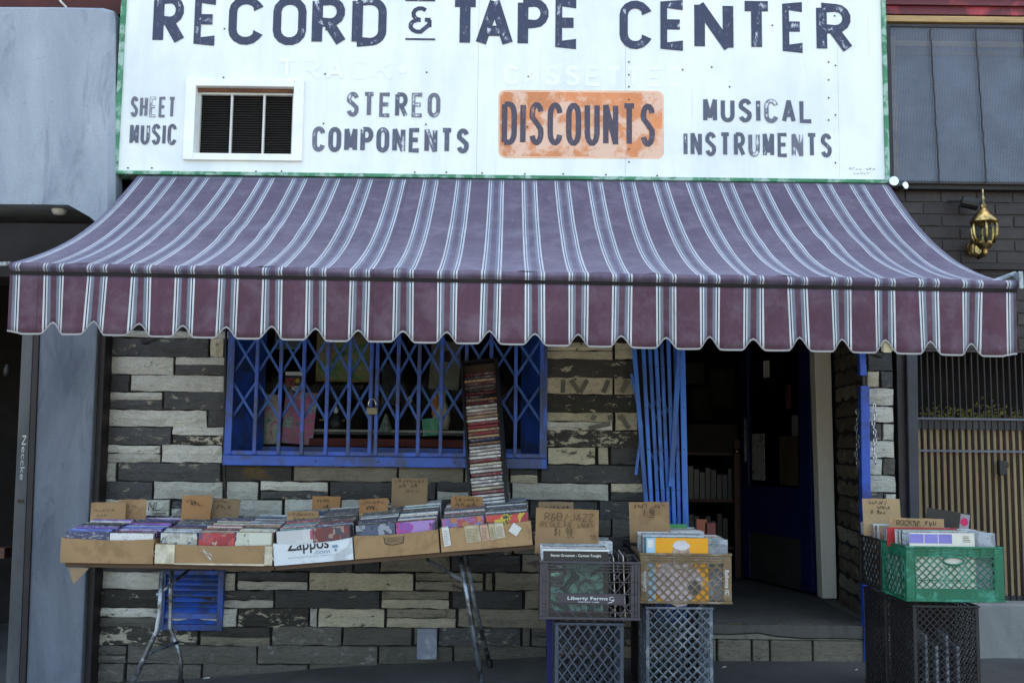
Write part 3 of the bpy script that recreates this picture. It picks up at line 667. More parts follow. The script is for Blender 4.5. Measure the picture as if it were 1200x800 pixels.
# expanded metal: diagonal strands both ways
for s in (1, -1):
    x = cx0 - H*pw/ph*1.0
    x = cx0 - (H*pw/ph) - .1
    while x < xr_ + (H*pw/ph):
        # strand from (x, bottom) rising with slope s*ph/pw
        ax_, az_ = x, wz0+.014; bx_, bz_ = x + s*H*pw/ph, wz1-.016
        t0, t1 = 0.0, 1.0; dx = bx_-ax_
        ta, tb = sorted(((cx0-ax_)/dx, (xr_-ax_)/dx)); t0, t1 = max(t0, ta), min(t1, tb)
        if t1 > t0:
            p0 = (ax_+dx*t0, YM, az_+(bz_-az_)*t0); p1 = (ax_+dx*t1, YM, az_+(bz_-az_)*t1); mb.bar(p0, p1, .0034, .002)
        x += pw
o = mb.build('expanded_mesh', MESHM, cw); o['kind'] = 'stuff'
for t, b in (((1090,34),(1101,214)), ((1143,34),(1156,214)), ((1199,34),(1212,214)), ((1252,34),(1268,214)), ((1305,34),(1322,214)), ((1358,34),(1378,214))):
    p0 = pix(*t, YM-.02); p1 = pix(*b, YM-.02); mb = MB(); n = 26
    mb.tube([p0.lerp(p1, i/n) + Vector((.002*math.cos(i*2.1), .002*math.sin(i*2.1), 0)) for i in range(n+1)], .005, 6); mb.build('twisted_rod', RUSTB, cw)
# lantern
pl = pix(1153, 262, -.17); sc_ = (-.17-CAM.y)/FPX
la = thing('brass_lantern', 'polished brass wall lantern with glass panes on the dark brick wall', 'lantern', pl)
def lz(py): return Z(py, -.17, 1153) 
c0 = (pl.x, pl.y, 0)
MB().lathe(c0, [(.0,lz(221)),(.006,lz(223)),(.004,lz(229)),(.010,lz(232)),(.006,lz(236)),(.016,lz(240)),(.02,lz(243)),(.012,lz(245)),(.0,lz(246))], 14).build('finial', BRASS, la, smooth=True)
MB().lathe(c0, [(.012,lz(243)),(.045,lz(250)),(.060,lz(254)),(.080,lz(259)),(.081,lz(261)),(.062,lz(262)),(.0,lz(262))], 18).build('cap', BRASS, la, smooth=True)
MB().lathe(c0, [(.064,lz(262)),(.072,lz(268)),(.068,lz(276)),(.048,lz(285))], 8).build('glass_body', FROST, la)
mb = MB()
for k in range(6):
    a = math.pi*k/3 + .26; rr = [(.067,262),(.075,268),(.071,276),(.052,286)]
    mb.tube([(pl.x + r_*math.cos(a), pl.y + r_*math.sin(a), lz(y_)) for r_, y_ in rr], .0085, 6)
mb.build('cage_rib', BRASS, la, smooth=True)
MB().lathe(c0, [(.05,lz(284)),(.05,lz(286)),(.03,lz(291)),(.012,lz(294)),(.018,lz(296)),(.0,lz(299))], 14).build('base_cup', BRASS, la, smooth=True)
P = [pix(1155,293,-.17), pix(1154,298,-.15), pix(1147,301,-.11), pix(1140,297,-.07), pix(1139,290,-.04), pix(1141,284,-.01)]
MB().tube(P, [.012,.015,.016,.016,.018,.02], 10).build('curved_arm', BRASS, la, smooth=True)
p = pix(1140, 292, .0); MB().tube([(p.x,.005,p.z),(p.x,-.02,p.z)], .045, 16).build('wall_plate', BRASS, la)
mc = thing('dark_camera_bracket', 'small dark cylinder on a bracket left of the brass lantern', 'bracket', pix(1128,236,-.05))
MB().tube([pix(1112,236,0), pix(1126,236,-.06)], .008).build('arm', RUSTB, mc)
MB().tube([pix(1127,236,-.08), pix(1146,240,-.10)], [.035,.038], 12).build('body', BLACKP, mc)

# gate on the right
YG = .06
gt = thing('metal_gate', 'dark steel security gate with tan slatted infill at the right edge', 'gate', (X(1130,YG), YG, zg(2.7)))
gx0 = X(1074, YG, 550); gx1 = 4.55; gz0, gz1 = Z(703,YG,1130), Z(395,YG,1130)
leanbox((1050,1060,395), (1058,1066,770), .0, .14, 'outer_post', RUSTB, gt)
leanbox((1062,1075,395), (1070,1080,770), -.04, .1, 'frame_post', pm('blue_black_post', (.03,.035,.05), .5, var=.3), gt)
MB().box(gx0, gx1, YG-.01, YG+.03, Z(503,YG,1130), Z(491,YG,1130)).build('middle_rail', RUSTB, gt)
MB().box(gx0, gx1, YG-.01, YG+.03, gz0-.03, gz0+.03).build('bottom_rail', RUSTB, gt)
TANS = pm('tan_slat', (.36,.25,.145), .7, var=.2, vs=6, stretch=(1,1,.2), rv=.12); DKS = pm('dark_red_brown_slat', (.06,.038,.035), .7, var=.3)
pitch = .0385; x = gx0 + .01; i = 0
while x < gx1 - .03:
    MB().box(x, x+.024, YG+.012, YG+.034, gz0+.03, Z(503,YG,1130)).build('tan_slat', TANS, gt)
    MB().tube([(x+.0305, YG-.012, gz0), (x+.030, YG-.012, gz1)], .0055, 6).build('round_bar', RUSTB, gt)
    i += 1; x += pitch
MB().box(gx0, gx1, YG+.036, YG+.05, gz0+.03, Z(503,YG,1130)).build('backing_panel', DKS, gt)
MB().box(gx0-.1, 11, YG+.5, YG+.52, -.5, 3.3).build('inner_screen', BLACKISH, gt)
for py in (491, 528.5): MB().box(gx0-.02, gx1, YG-.03, YG-.018, Z(py+1,YG,1130), Z(py-1.5,YG,1130)).build('cross_rail', pm('grey_rail', (.10,.11,.14), .5), gt)
MB().box(X(1166,YG,548), X(1174,YG,548), YG-.06, YG-.02, Z(556,YG,1170), Z(539,YG,1170)).box(X(1174,YG,545), X(1178,YG,545), YG-.05, YG-.03, Z(547,YG,1170), Z(541,YG,1170)).build('latch', BLACKP, gt, bevel=.004)
YELF = pm('yellow_foliage', (.16,.14,.025), .8, var=.5, vs=40)
mb = MB()
for i in range(260):
    px = rnd.uniform(1078, 1198); py = 489 - abs(rnd.gauss(0, 7)); p = pix(px, py, YG + rnd.uniform(.1, .22)); s = rnd.uniform(.006, .014); a = rnd.uniform(0, 6.3)
    d = Vector((math.cos(a), rnd.uniform(-.4,.4), math.sin(a)))*s; e = Vector((-math.sin(a), rnd.uniform(-.4,.4), math.cos(a)))*s*.5
    mb.add([p-d, p+e, p+d, p-e], [(0,1,2,3)])
o = mb.build('yellow_leaves', YELF, None, origin=(X(1140,YG), YG+.15, Z(485,YG))); tag(o, 'yellowish leaves showing between the upper bars of the right gate', 'leaves', kind='stuff')
kb = MB().box(X(1118,-.06,735), 5, -.08, .12, zg(2.9)-.05, Z(707,-.08,1175)).build('concrete_threshold', KERBC, origin=(X(1175,0), 0, zg(2.9)), bevel=.012)
tag(kb, 'pale concrete threshold block under the right-hand gate', 'threshold')

# ------------------------------------------------------------------ sign
YS = -.12
sg = thing('shop_sign', 'large white weathered shop sign reading RECORD & TAPE CENTER above the awning', 'sign', (0, YS, Z(208, YS)))
sx0, sx1, sz0, sz1 = X(142.5,YS,120), X(1035,YS,120), Z(206, YS), Z(-75, YS)
seams = [X(142.5,YS,120), X(560,YS,100), X(733,YS,100), X(982,YS,100), sx1]
wxa, wxb, wza, wzb = X(221,YS,140), X(352,YS,140), Z(185,YS,287), Z(98,YS,287)
mb = MB(); pan = []
MB().box(sx0, wxa, YS, 0, sz0, sz1).box(wxb, seams[1]-.0006, YS, 0, sz0, sz1).box(wxa, wxb, YS, 0, sz0, wza).box(wxa, wxb, YS, 0, wzb, sz1).build('sheet_panel', SIGNW, sg)
for a, b in zip(seams[1:], seams[2:]): MB().box(a+.0006, b-.0006, YS + rnd.uniform(-.001,.0), 0, sz0, sz1).build('sheet_panel', SIGNW, sg)
MB().box(sx0-.03, sx0, YS-.014, .0, sz0-.02, sz1).build('green_trim', GREEN, sg, bevel=.002)
MB().box(sx1, sx1+.026, YS-.014, .0, sz0-.02, sz1).build('green_trim', GREEN, sg, bevel=.002)
MB().box(sx0, sx1, YS-.016, .0, sz0-.021, sz0).build('green_trim', GREEN, sg, bevel=.002)
MB().box(sx0, sx1, YS-.014, .0, sz1, sz1+.02).build('green_trim', GREEN, sg)
YL = YS - .0022
big = [('R',181,216,52),('E',227,257,52.5),('C',268,308,53),('O',320,359,53.5),('R',367,405,54),('D',414,453,54),('T',528,562,55),('A',559,600,55.5),('P',608,643,56),('E',650,680,56.5),
       ('C',726,763,58),('E',773,805,58.5),('N',815,858,59.5),('T',868,905,60),('E',916,945,61),('R',958,998,62)]
for ch, a, b, y in big: letter(ch, a, b, y-57, y, YL, 10, L_BIG, sg, flare=1.3)
letter('&', 478, 507, 7, 40, YL, 5, L_BIG, sg)
for y in (0.5, 46): 
    a = pix(475, y, YL); b = pix(510, y+.4, YL); MB().box(a.x, b.x, YL-.0006, YL, a.z-.006, a.z+.006).build('rule_line', L_BIG, sg)
textline('SHEET', 153, 206, 113, 137.5, YL, 3.6, L_FADE, sg, .2); textline('MUSIC', 152, 207, 145, 169.5, YL, 4, L_MID, sg, .2)
textline('STEREO', 406, 516, 108, 137, YL, 5, L_FADE, sg, .28, mats={3: L_MID}); textline('COMPONENTS', 366, 550, 148.5, 178, YL, 5.6, L_MID, sg, .24, mats={0: L_FADE})
textline('MUSICAL', 824, 953, 115, 143.5, YL, 5.2, L_MID, sg, .26, mats={4: L_FADE}); textline('INSTRUMENTS', 801, 975, 154.5, 183, YL, 4.8, L_MID, sg, .26, mats={5: L_FADE, 8: L_FADE})
# orange patch with rounded corners
def rrect(px0, px1, py0, py1, r, Y, th, name, mat, parent, skew=.012):
    c = [(px1-r,py0+r,-90,0),(px1-r,py1-r,0,90),(px0+r,py1-r,90,180),(px0+r,py0+r,180,270)]; pts = []
    for cx, cy, a0, a1 in c:
        for i in range(6):
            a = R(a0 + (a1-a0)*i/5); x_ = cx + r*math.cos(a); y_ = cy + r*math.sin(a) + rnd.uniform(-.35,.35); pts.append(pix(x_, y_ + (x_-px0)*skew, Y))
    pts = [Vector((p.x, Y, p.z)) for p in pts][::-1]; n = len(pts)
    vs = pts + [p + Vector((0, th, 0)) for p in pts]
    return MB().add(vs, [tuple(range(n))] + [(i, i+n, (i+1)%n+n, (i+1)%n) for i in range(n)]).build(name, mat, parent)
rrect(584, 778, 105.5, 185, 8, YS-.0016, .001, 'pale_patch_edge', PINKE, sg, .008)
rrect(586, 776, 107.5, 183, 7, YS-.0021, .0004, 'orange_patch', ORANGE, sg, .008)
textline('DISCOUNTS', 588, 768, 119.5, 170, YS-.0027, 6.6, L_DISC, sg, .22)
# ghost lettering under the whitewash
textline('TRACK', 325, 460, 68, 93, YS-.0012, 5, GHOST, sg, .28); textline('CASSETTES', 590, 800, 76, 100, YS-.0012, 5, GHOST, sg, .28)
p = pix(472, 81, YL); MB().tube([(p.x, YL, p.z), (p.x, YL+.001, p.z)], .028, 14).build('ghost_dot', GHOST, sg)
mb = MB(); hand(mb, '~~~~ ~~~', pix(995, 199, YL), XA, ZA, NY, .16, .012, .0022); hand(mb, '~~~~~', pix(1000, 204, YL), XA, ZA, NY, .1, .010, .002)
mb.build('painter_signature', L_MID, sg)
mb = MB()
for px, py in ([(737, y) for y in (73, 88, 102, 117, 175, 190)] + [(971, 73), (971, 94), (971, 115), (971, 141), (979, 77), (979, 135), (979, 191), (263, 34), (262, 91), (381, 87), (500, 85), (619, 90), (379, 145), (499, 146), (855, 102), (564, 36), (618, 149),
    (150, 197), (178, 197), (300, 201), (330, 201), (486, 202), (523, 202), (565, 203), (615, 204), (660, 204), (710, 205), (770, 206), (800, 82), (834, 79), (382, 35), (978, 19), (905, 30), (665, 25)]):
    p = pix(px, py, YS-.001); mb.tube([(p.x, YS-.004, p.z), (p.x, YS, p.z)], .0052, 8)
o = mb.build('screw_heads', RUSTB, sg); o['kind'] = 'stuff'
# window set in the sign
sw_ = thing('sign_window', 'small three-pane louvred window set into the white sign', 'window', ((wxa+wxb)/2, YS, wza))
t = .042; mb = MB(); mb.box(wxa-.02, wxa+t, YS-.02, -.0, wza-.02, wzb+.02).box(wxb-t, wxb+.02, YS-.02, -.0, wza-.02, wzb+.02).box(wxa+t, wxb-t, YS-.02, -.0, wza-.02, wza+.022).box(wxa+t, wxb-t, YS-.02, -.0, wzb-.024, wzb+.02)
mb.build('white_casing', WINP, sw_, bevel=.003)
ix0, ix1, iz0, iz1 = wxa+t, wxb-t, wza+.022, wzb-.024
MB().box(ix0, ix1, -.02, -.01, iz0, iz1).build('dark_backing', BLACKISH, sw_)
MB().box(ix0, ix1, -.10, -.02, iz1-.022, iz1).build('rusty_head', pm('rust_strip', (.13,.06,.035), .8, var=.4), sw_)
f = .013; mb = MB(); mb.box(ix0, ix0+f*1.3, -.085, -.06, iz0, iz1-.022).box(ix1-f*1.3, ix1, -.085, -.06, iz0, iz1-.022).box(ix0+f*1.3, ix1-f*1.3, -.085, -.06, iz1-.022-f, iz1-.022).box(ix0+f*1.3, ix1-f*1.3, -.085, -.06, iz0, iz0+f)
mb.build('sash_frame', ALU, sw_)
for px in (271.5, 309.5): MB().box(X(px,-.07,140)-.006, X(px,-.07,140)+.006, -.083, -.062, iz0+f, iz1-.022-f).build('mullion', ALU, sw_)
nsl = 24
for i in range(nsl):
    z = iz0 + f + .004 + (iz1-iz0-.022-2*f-.006)*i/nsl
    MB().add([(ix0+.02,-.058,z),(ix1-.02,-.058,z),(ix1-.02,-.040,z+.010),(ix0+.02,-.040,z+.010),(ix0+.02,-.058,z+.0015),(ix1-.02,-.058,z+.0015),(ix1-.02,-.040,z+.0115),(ix0+.02,-.040,z+.0115)],[(0,1,2,3),(7,6,5,4),(0,4,5,1),(3,2,6,7)]).build('louvre_slat', pm('blind_slat', (.035,.034,.034), .5) if i == 0 else bpy.data.materials['blind_slat'], sw_)

# ------------------------------------------------------------------ awning
aw = thing('striped_awning', 'maroon awning with white and blue-grey stripes and a scalloped valance', 'awning', (0, -.1, Z(209,-.1)))
YF, YT = -1.53, -.1
FL, FRt = pix(13, 309, YF), pix(1190, 330, YF); TL, TR = pix(162, 205, YT), pix(1040, 213, YT)
NU, NV = 276, 30
def canopy(u, v):
    a = TL.lerp(TR, u); b = FL.lerp(FRt, u); p = a.lerp(b, v)
    sag = (.085 + .05*u*u) * math.sin(math.pi*v)**.9
    ed = math.exp(-u*26) + math.exp(-(1-u)*26)
    for us in (.195, .528, .862): p.z += .004*math.exp(-((u-us)/.012)**2)*math.sin(math.pi*v) + .0015*math.sin(v*40)*math.sin(math.pi*v)*math.exp(-((u-us)/.015)**2)
    p.z += .010*math.exp(-((v-.5)/.06)**2)*math.sin(u*9)**2
    p.z -= sag + .009*math.sin(u*41)*math.sin(math.pi*v) + .006*math.sin(u*97 + v*5)*v + .004*math.sin(u*23*6.283)*v + .012*ed*math.sin(math.pi*v)
    return p
def grid(fn, nu, nv, name, mat, parent, us=None):
    mb = MB(); mb.uv = []
    for i in range(nu+1):
        for j in range(nv+1):
            u, v = i/nu, j/nv; mb.v.append(Vector(fn(u, v))); mb.uv.append((u, v))
    mb.f = [(i*(nv+1)+j, i*(nv+1)+j+1, (i+1)*(nv+1)+j+1, (i+1)*(nv+1)+j) for i in range(nu) for j in range(nv)]; mb.m = [0]*len(mb.f)
    return mb.build(name, mat, parent, smooth=True)
o = grid(canopy, NU, NV, 'canopy', AWNT, aw)
s_ = o.modifiers.new('thickness', 'SOLIDIFY'); s_.thickness = .0015
HB = .034
def front(u, v):
    p = FL.lerp(FRt, u); a = math.pi*v
    return (p.x, p.y - .018*math.sin(a*.999) , p.z + .006 - (HB+.01)*v + .0015*math.sin(u*70))
grid(front, NU, 6, 'front_roll', AWNT, aw)
mb = MB(); a, b = FL + Vector((0,.004,-HB-.009)), FRt + Vector((0,.004,-HB-.009)); mb.bar(a, b, .016, .022, up=(0,1,0)); mb.build('front_bar', BLACKISH, aw)  # black strip stands in for the shaded slot above the valance
VH = [Z(320, YF, 13) - Z(388, YF, 13), Z(338, YF, 1190) - Z(412, YF, 1190)]
_sc = [(rnd.uniform(-.008,.007), rnd.uniform(-.014,.014)) for _ in range(26)]
def valance(u, v):
    p = FL.lerp(FRt, u); h = VH[0]*(1-u) + VH[1]*u
    f_ = abs((u*23 + .5) % 1 - .5)          # 0 at a stripe pair
    lift = (.052*(math.cos(math.pi*f_/.27)+1)/2)**1.0 if f_ < .27 else 0; lift -= .006*math.cos((f_-.5)*math.pi); si = int(u*23 + .5); sj = int(u*23); lift += _sc[si][0]*max(0, 1 - f_/.27)
    if u < .012 or u > .988: lift *= .15
    z = p.z - HB - .014 - (h-lift)*v
    wob = .010*math.sin(u*23*2*math.pi + 1)*v + .012*math.sin(u*19+2)*v + .006*math.sin(u*61)*v
    wob += _sc[sj][1]*v*math.sin(math.pi*((u*23) % 1))
    return (p.x + .004*math.sin(u*50)*v + (-.006 if u < .02 else 0)*v, p.y - .004 + wob, z)
o = grid(valance, 368, 8, 'valance', AWN, aw); s_ = o.modifiers.new('thickness', 'SOLIDIFY'); s_.thickness = .0015
mb = MB(); n = 368; vs = []
for i in range(n+1):
    p = Vector(valance(i/n, 1.0)); vs += [p + Vector((0,-.0028,-.004)), p + Vector((0,-.0028,.004)), p + Vector((0,.0028,.004)), p + Vector((0,.0028,-.004))]
mb.add(vs, [(i*4+j, i*4+(j+1)%4, (i+1)*4+(j+1)%4, (i+1)*4+j) for i in range(n) for j in range(4)]); mb.build('hem_piping', HEM, aw)
mb = MB(); mb.tube([TL + Vector((-.05,.03,.0)), TR + Vector((.06,.03,.0))], .034, 14); mb.build('roller_tube', RUSTB, aw)
mb = MB(); c = pix(1045, 214, -.12); mb.tube([c, c + Vector((0,-.04,0))], [.034,.03], 14); mb.build('roller_end_cap', CHROME, aw, bevel=.004)
mb = MB(); c = pix(1055, 219, -.10); mb.tube([c, c + Vector((.02,-.04,0))], [.026,.024], 14); mb.build('roller_gear', CHROME, aw, bevel=.004)
for s, e0 in ((-1, FL), (1, FRt)):
    top = Vector((e0.x - s*.10, -.06, e0.z - .22)); el = Vector((e0.x - s*.75, -.75, e0.z - .10)); fr = e0 + Vector((-s*.25, .03, -.03))
    mb = MB(); mb.bar(top, el, .035, .025, up=(0,0,1)); mb.bar(el, fr, .03, .022, up=(0,0,1)); mb.build('folding_arm', RUSTB, aw)
a = pix(1192, 322, YF); MB().box(a.x-.006, a.x+.014, YF-.03, YF+.03, a.z-.07, a.z+.012).build('end_bracket', STEEL, aw, bevel=.004)
a = pix(1163, 330, YF+.02); b = pix(1190, 320, YF+.05); MB().bar(a, b, .018, .012, up=(0,1,0)).build('end_brace', STEEL, aw)
a = pix(12, 310, YF+.02); MB().tube([a, a + Vector((-.5, .1, .0))], .014, 10).build('side_tube', STEEL, aw, smooth=True)
a = pix(1040, 408, YF+.02); MB().box(a.x-.02, a.x+.015, YF+.015, YF+.02, a.z-.02, a.z+.03).build('paper_tag', PAPERY, aw)

# ------------------------------------------------------------------ blue window
wn = thing('shop_window', 'shop display window in a blue painted casing', 'window', ((wx0+wx1)/2, 0, WZ0))
yd = .30
MB().box(wx0-.025, wx0+.012, -.03, .04, WZ0, WZ1+.1).build('left_jamb', BLUE, wn, bevel=.002)
MB().box(wx1-.012, wx1+.025, -.03, .04, WZ0, WZ1+.1).build('right_jamb', BLUE, wn, bevel=.002)
z_ = Z(535, -.05, 450)
MB().box(wx0-.025, wx1+.025, -.055, .03, Z(547,-.05,450), z_).build('sill', BLUE, wn, bevel=.003)
MB().box(wx0-.02, wx1+.02, -.04, .03, z_+.002, z_+.028).build('gate_track', BLUE, wn, bevel=.002)
mb = MB(); zf0, zf1 = z_+.002, WZ1+.12
mb.add([(wx0+.012,.04,zf0),(wx0+.13,yd,zf0),(wx0+.13,yd,zf1),(wx0+.012,.04,zf1),(wx0,.3,zf0),(wx0,.3,zf1)], [(0,1,2,3)]); mb.build('left_reveal', BLUE, wn)
mb = MB(); mb.add([(wx1-.012,.04,zf0),(wx1-.012,.04,zf1),(wx1-.13,yd,zf1),(wx1-.13,yd,zf0)], [(0,1,2,3)]); mb.build('right_reveal', BLUE, wn)
mb = MB(); mb.add([(wx0,.03,zf0),(wx1,.03,zf0),(wx1-.1,yd,zf0+.012),(wx0+.1,yd,zf0+.012)], [(0,1,2,3)]); mb.build('sill_slope', BLUE, wn)
MB().box(wx0+.1, wx1-.1, yd-.01, yd+.03, zf0+.012, zf0+.05).build('sash_rail', BLUE, wn)
MB().box(wx0, wx1, .04, yd, zf1, zf1+.03).build('head', BLUE, wn)
MB().box(wx0+.12, wx1-.12, yd+.005, yd+.010, zf0+.05, zf1).build('pane', GLASS, wn)
for px in (436, 576): MB().box(X(px,yd,500)-.004, X(px,yd,500)+.004, yd+.0, yd+.012, zf0+.05, zf1).build('glazing_joint', RUSTB, wn)
# display platform and curtain
mb = MB(); mb.box(wx0+.1, wx1-.1, yd+.03, .95, WZ0-.1, zf0+.045); tag(mb.build('display_platform', pm('red_display_board', (.10,.022,.018), .7, var=.3), origin=(0,.6,WZ0)), 'dark red display platform inside the shop window', 'platform')
mb = MB(); mb.box(wx0-.1, wx1+.1, .97, 1.0, WZ0-.1, 3.0); tag(mb.build('display_back_panel', BLACKISH, origin=(0,.97,WZ0)), 'black panel closing the back of the window display', 'panel')
# folding gate over the window
fg = thing('window_gate', 'blue folding scissor gate drawn shut across the shop window', 'gate', ((wx0+wx1)/2, -.03, z_))
bars = [271, 300, 328, 355, 383, 409, 434.2, 441.3, 466, 490.6, 517, 546, 575, 604, 634.5]
ztop = WZ1 + .08; zbot = z_ + .006
for px in bars:
    x = X(px, -.035, 480)
    MB().box(x-.011, x+.011, -.048, -.030, zbot, ztop).build('upright_bar', BLUE, fg, bevel=.003)
    if 'h' : pass
zcs = [Z(470, -.02, 450), Z(417, -.02, 450), Z(364, -.02, 450)]
for i in range(len(bars)-1):
    if i == 6: continue
    xa_, xb_ = X(bars[i], -.02, 480), X(bars[i+1], -.02, 480)
    for zc_ in zcs:
        for s in (1, -1):
            jz = rnd.uniform(-.004, .004)
            MB().bar((xa_, -.022 + .005*s, zc_ - s*.118 + jz), (xb_, -.022 + .005*s, zc_ + s*.118 + jz), .0145, .0035, up=(0,1,0)).build('lattice_strip', BLUED, fg)
mb = MB()
for px in bars:
    for py in (509, 456, 532): p = pix(px, py, -.05); mb.tube([(p.x,-.051,p.z),(p.x,-.046,p.z)], .003, 6)
mb.build('rivets', RUSTB, fg)['kind'] = 'stuff'
mb = MB()
for px in (370, 443, 533): p = pix(px, 541+(px-450)*.012, -.056); mb.tube([(p.x,-.058,p.z),(p.x,-.052,p.z)], .006, 8)
mb.build('screw_heads', BLACKP, wn)['kind'] = 'stuff'
pk = thing('padlock', 'small brass padlock hanging on the middle bars of the window gate', 'padlock', pix(436, 480, -.075))
a, b = pix(430, 477, -.07), pix(442.5, 486, -.07); MB().box(a.x, b.x, -.085, -.062, b.z, a.z).build('body', pm('dull_brass', (.18,.16,.11), .4, .6, var=.2), pk, bevel=.004)
P = [pix(432,478,-.072), pix(432,472,-.072), pix(434,467.5,-.072), pix(438.5,467.5,-.072), pix(440.5,472,-.072), pix(440.5,478,-.072)]
MB().tube(P, .0038, 8).build('shackle', CHROME, pk, smooth=True)

# things in the window display
def card_art(name, cols, scale=14, rough=.5):
    a = N(name); v = a.coord((1,1,1), rand=False); n = a.noise(v, scale*.9, 6, .65, .7)
    k = len(cols); return a.fin(a.ramp(n, [(.32 + .34*i/(k-1), tuple(min(.8, 1.5*q_) for q_ in c)) for i, c in enumerate(cols)], False), rough)
def pic(name, label, cat, px0, px1, py0, py1, Y, mat, frame=None, tilt=0, th=.006, parts=()):
    c = pix((px0+px1)/2, py1, Y); a = pix(px0, (py0+py1)/2, Y); b = pix(px1, (py0+py1)/2, Y); t_ = pix((px0+px1)/2, py0, Y)
    M = Matrix.Translation(c) @ Matrix.Rotation(R(tilt), 4, 'Y'); w_, h_ = b.x-a.x, t_.z-c.z
    th_ = thing(name, label, cat, M)
    if frame:
        f_ = .012; mb = MB(M); mb.box(-w_/2,-w_/2+f_,-.004,th,0,h_).box(w_/2-f_,w_/2,-.004,th,0,h_).box(-w_/2+f_,w_/2-f_,-.004,th,0,f_).box(-w_/2+f_,w_/2-f_,-.004,th,h_-f_,h_); mb.build('border', frame, th_)
        MB(M).box(-w_/2+f_, w_/2-f_, 0, th, f_, h_-f_).build('picture', mat, th_)
    else: MB(M).box(-w_/2, w_/2, 0, th, 0, h_).build('sheet', mat, th_)
    return th_, M, w_, h_
GOLD = pm('yellowed_border', (.24,.17,.045), .6)
pic('framed_poster', 'green and purple poster in a yellow border hanging in the shop window', 'poster', 370, 432, 375, 447, .45, card_art('green_purple_art', [(.02,.03,.02),(.05,.12,.03),(.16,.14,.05),(.10,.05,.10)], 9), GOLD)
pt, M_, w_, h_ = pic('record_shop_placard', 'small black placard with red and yellow lettering in the shop window', 'placard', 333, 358, 435, 459, .34, BLACKP, th=.004)
RED_, YEL_ = pm('red_print', (.35,.03,.02), .5), pm('yellow_print', (.55,.42,.03), .5)
mb = MB(M_); mb.box(-w_/2+.004, w_/2-.004, -.0025, -.001, h_*.80, h_*.98); mb.build('white_header', PAPER, pt)
font_text('RECOR', 'red_lettering', RED_, pt, 335, 346, 443, 453, .337, .02); p = pix(348.5, 446, .335); MB().tube([(p.x,p.y,p.z),(p.x,p.y+.002,p.z)], .014, 14).build('yellow_disc', YEL_, pt)
font_text('NOW', 'white_lettering', PAPER, pt, 342, 353, 452, 458, .337, .02)
pic('tie_dye_poster', 'psychedelic pink and green poster standing at the left of the shop window', 'poster', 302, 328, 462, 520, .36, card_art('psychedelic_art', [(.03,.10,.09),(.16,.24,.20),(.30,.28,.22),(.35,.05,.14),(.12,.05,.10)], 11), tilt=0)
pic('psychedelic_poster', 'taller blue and pink psychedelic poster beside the placard in the window', 'poster', 329, 366, 459, 520, .40, card_art('psychedelic_art_pink', [(.02,.05,.10),(.05,.12,.14),(.30,.10,.12),(.38,.05,.20),(.12,.22,.18),(.3,.3,.28)], 13), tilt=4)
pic('small_framed_print', 'small dark print with pale border high in the shop window', 'print', 322, 352, 385, 409, .42, card_art('blue_grey_art', [(.02,.03,.05),(.10,.12,.13),(.05,.06,.09)], 14), pm('pale_border', (.22,.24,.22), .6))
pic('olive_sheet', 'olive drab garment sheet hanging at the right of the shop window', 'sheet', 502, 537, 400, 456, .5, card_art('olive_art', [(.05,.05,.035),(.11,.11,.08),(.09,.09,.07)], 5), tilt=3)
pic('brown_patch_print', 'small dark brown print pinned on the olive sheet', 'print', 519, 527, 411, 424, .485, pm('brown_print', (.07,.035,.02), .7))
pic('grey_hanging_cloth', 'grey cloth hanging behind the middle bars of the shop window', 'cloth', 447, 468, 425, 475, .5, pm('grey_cloth', (.035,.035,.035), .8, var=.4))
# white swan-neck ornament and other small objects
def blob(name, label, cat, px, py0, py1, Y, prof, mat, n=14):
    c = pix(px, py1, Y); h = pix(px, py0, Y).z - c.z; t_ = thing(name, label, cat, c)
    MB().lathe(c, [(r*h, z*h) for r, z in prof], n).build('body', mat, t_, smooth=True); return t_, c, h
t_, c, h = blob('white_vase', 'white vase with an orange flank in the right of the shop window', 'vase', 517, 458, 503, .5, [(0,0),(.18,.0),(.24,.25),(.2,.5),(.10,.75),(.12,1.0)], pm('white_glaze', (.55,.52,.42), .3))
pic('orange_album', 'orange album cover leaning beside the white vase', 'album', 506, 513, 463, 487, .46, pm('orange_print', (.45,.14,.03), .5))
pic('green_album', 'green album cover low in the shop window right of centre', 'album', 496, 515, 490, 510, .42, card_art('green_art', [(.01,.12,.07),(.03,.25,.15),(.2,.3,.2)], 12), tilt=-6)
t_, c, h = blob('glass_bottle', 'patterned pale cone ornament standing on the shelf right of the padlock', 'ornament', 452, 484, 506, .44, [(0,0),(.38,.0),(.36,.1),(.10,.85),(.03,1.0)], card_art('speckled_art', [(.03,.04,.04),(.20,.24,.20)], 60), 12)
t_, c, h = blob('dark_vase', 'dark round ornament in the middle of the shop window', 'ornament', 394, 480, 506, .46, [(0,0),(.2,.0),(.34,.35),(.22,.7),(.08,1.0)], BLACKP)
wh = PAPER
for px in (480, 394): blob('white_bird_ornament' if px == 480 else 'small_white_ornament', 'tiny white ornament with a pointed top %s in the window' % ('right of the padlock' if px == 480 else 'between the posters and the padlock'), 'ornament', px, 476 if px == 394 else 464, 484 if px == 394 else 472, .40, [(0,0),(.3,.1),(.35,.4),(.1,1.0)], wh, 10)
sh = thing('window_shelf', 'long shelf edged with a pale strip inside the shop window', 'shelf', (X(450,.5), .5, Z(506,.5,450)))
MB().box(X(300,.5), X(560,.5), .42, .9, Z(509,.42,450), Z(505.5,.42,450)).build('board', BLACKP, sh)
MB().box(X(366,.5), X(556,.5), .414, .4195, Z(506,.42,450), Z(503.6,.42,450)).build('pale_edging', pm('pale_edging', (.35,.34,.28), .6), sh)
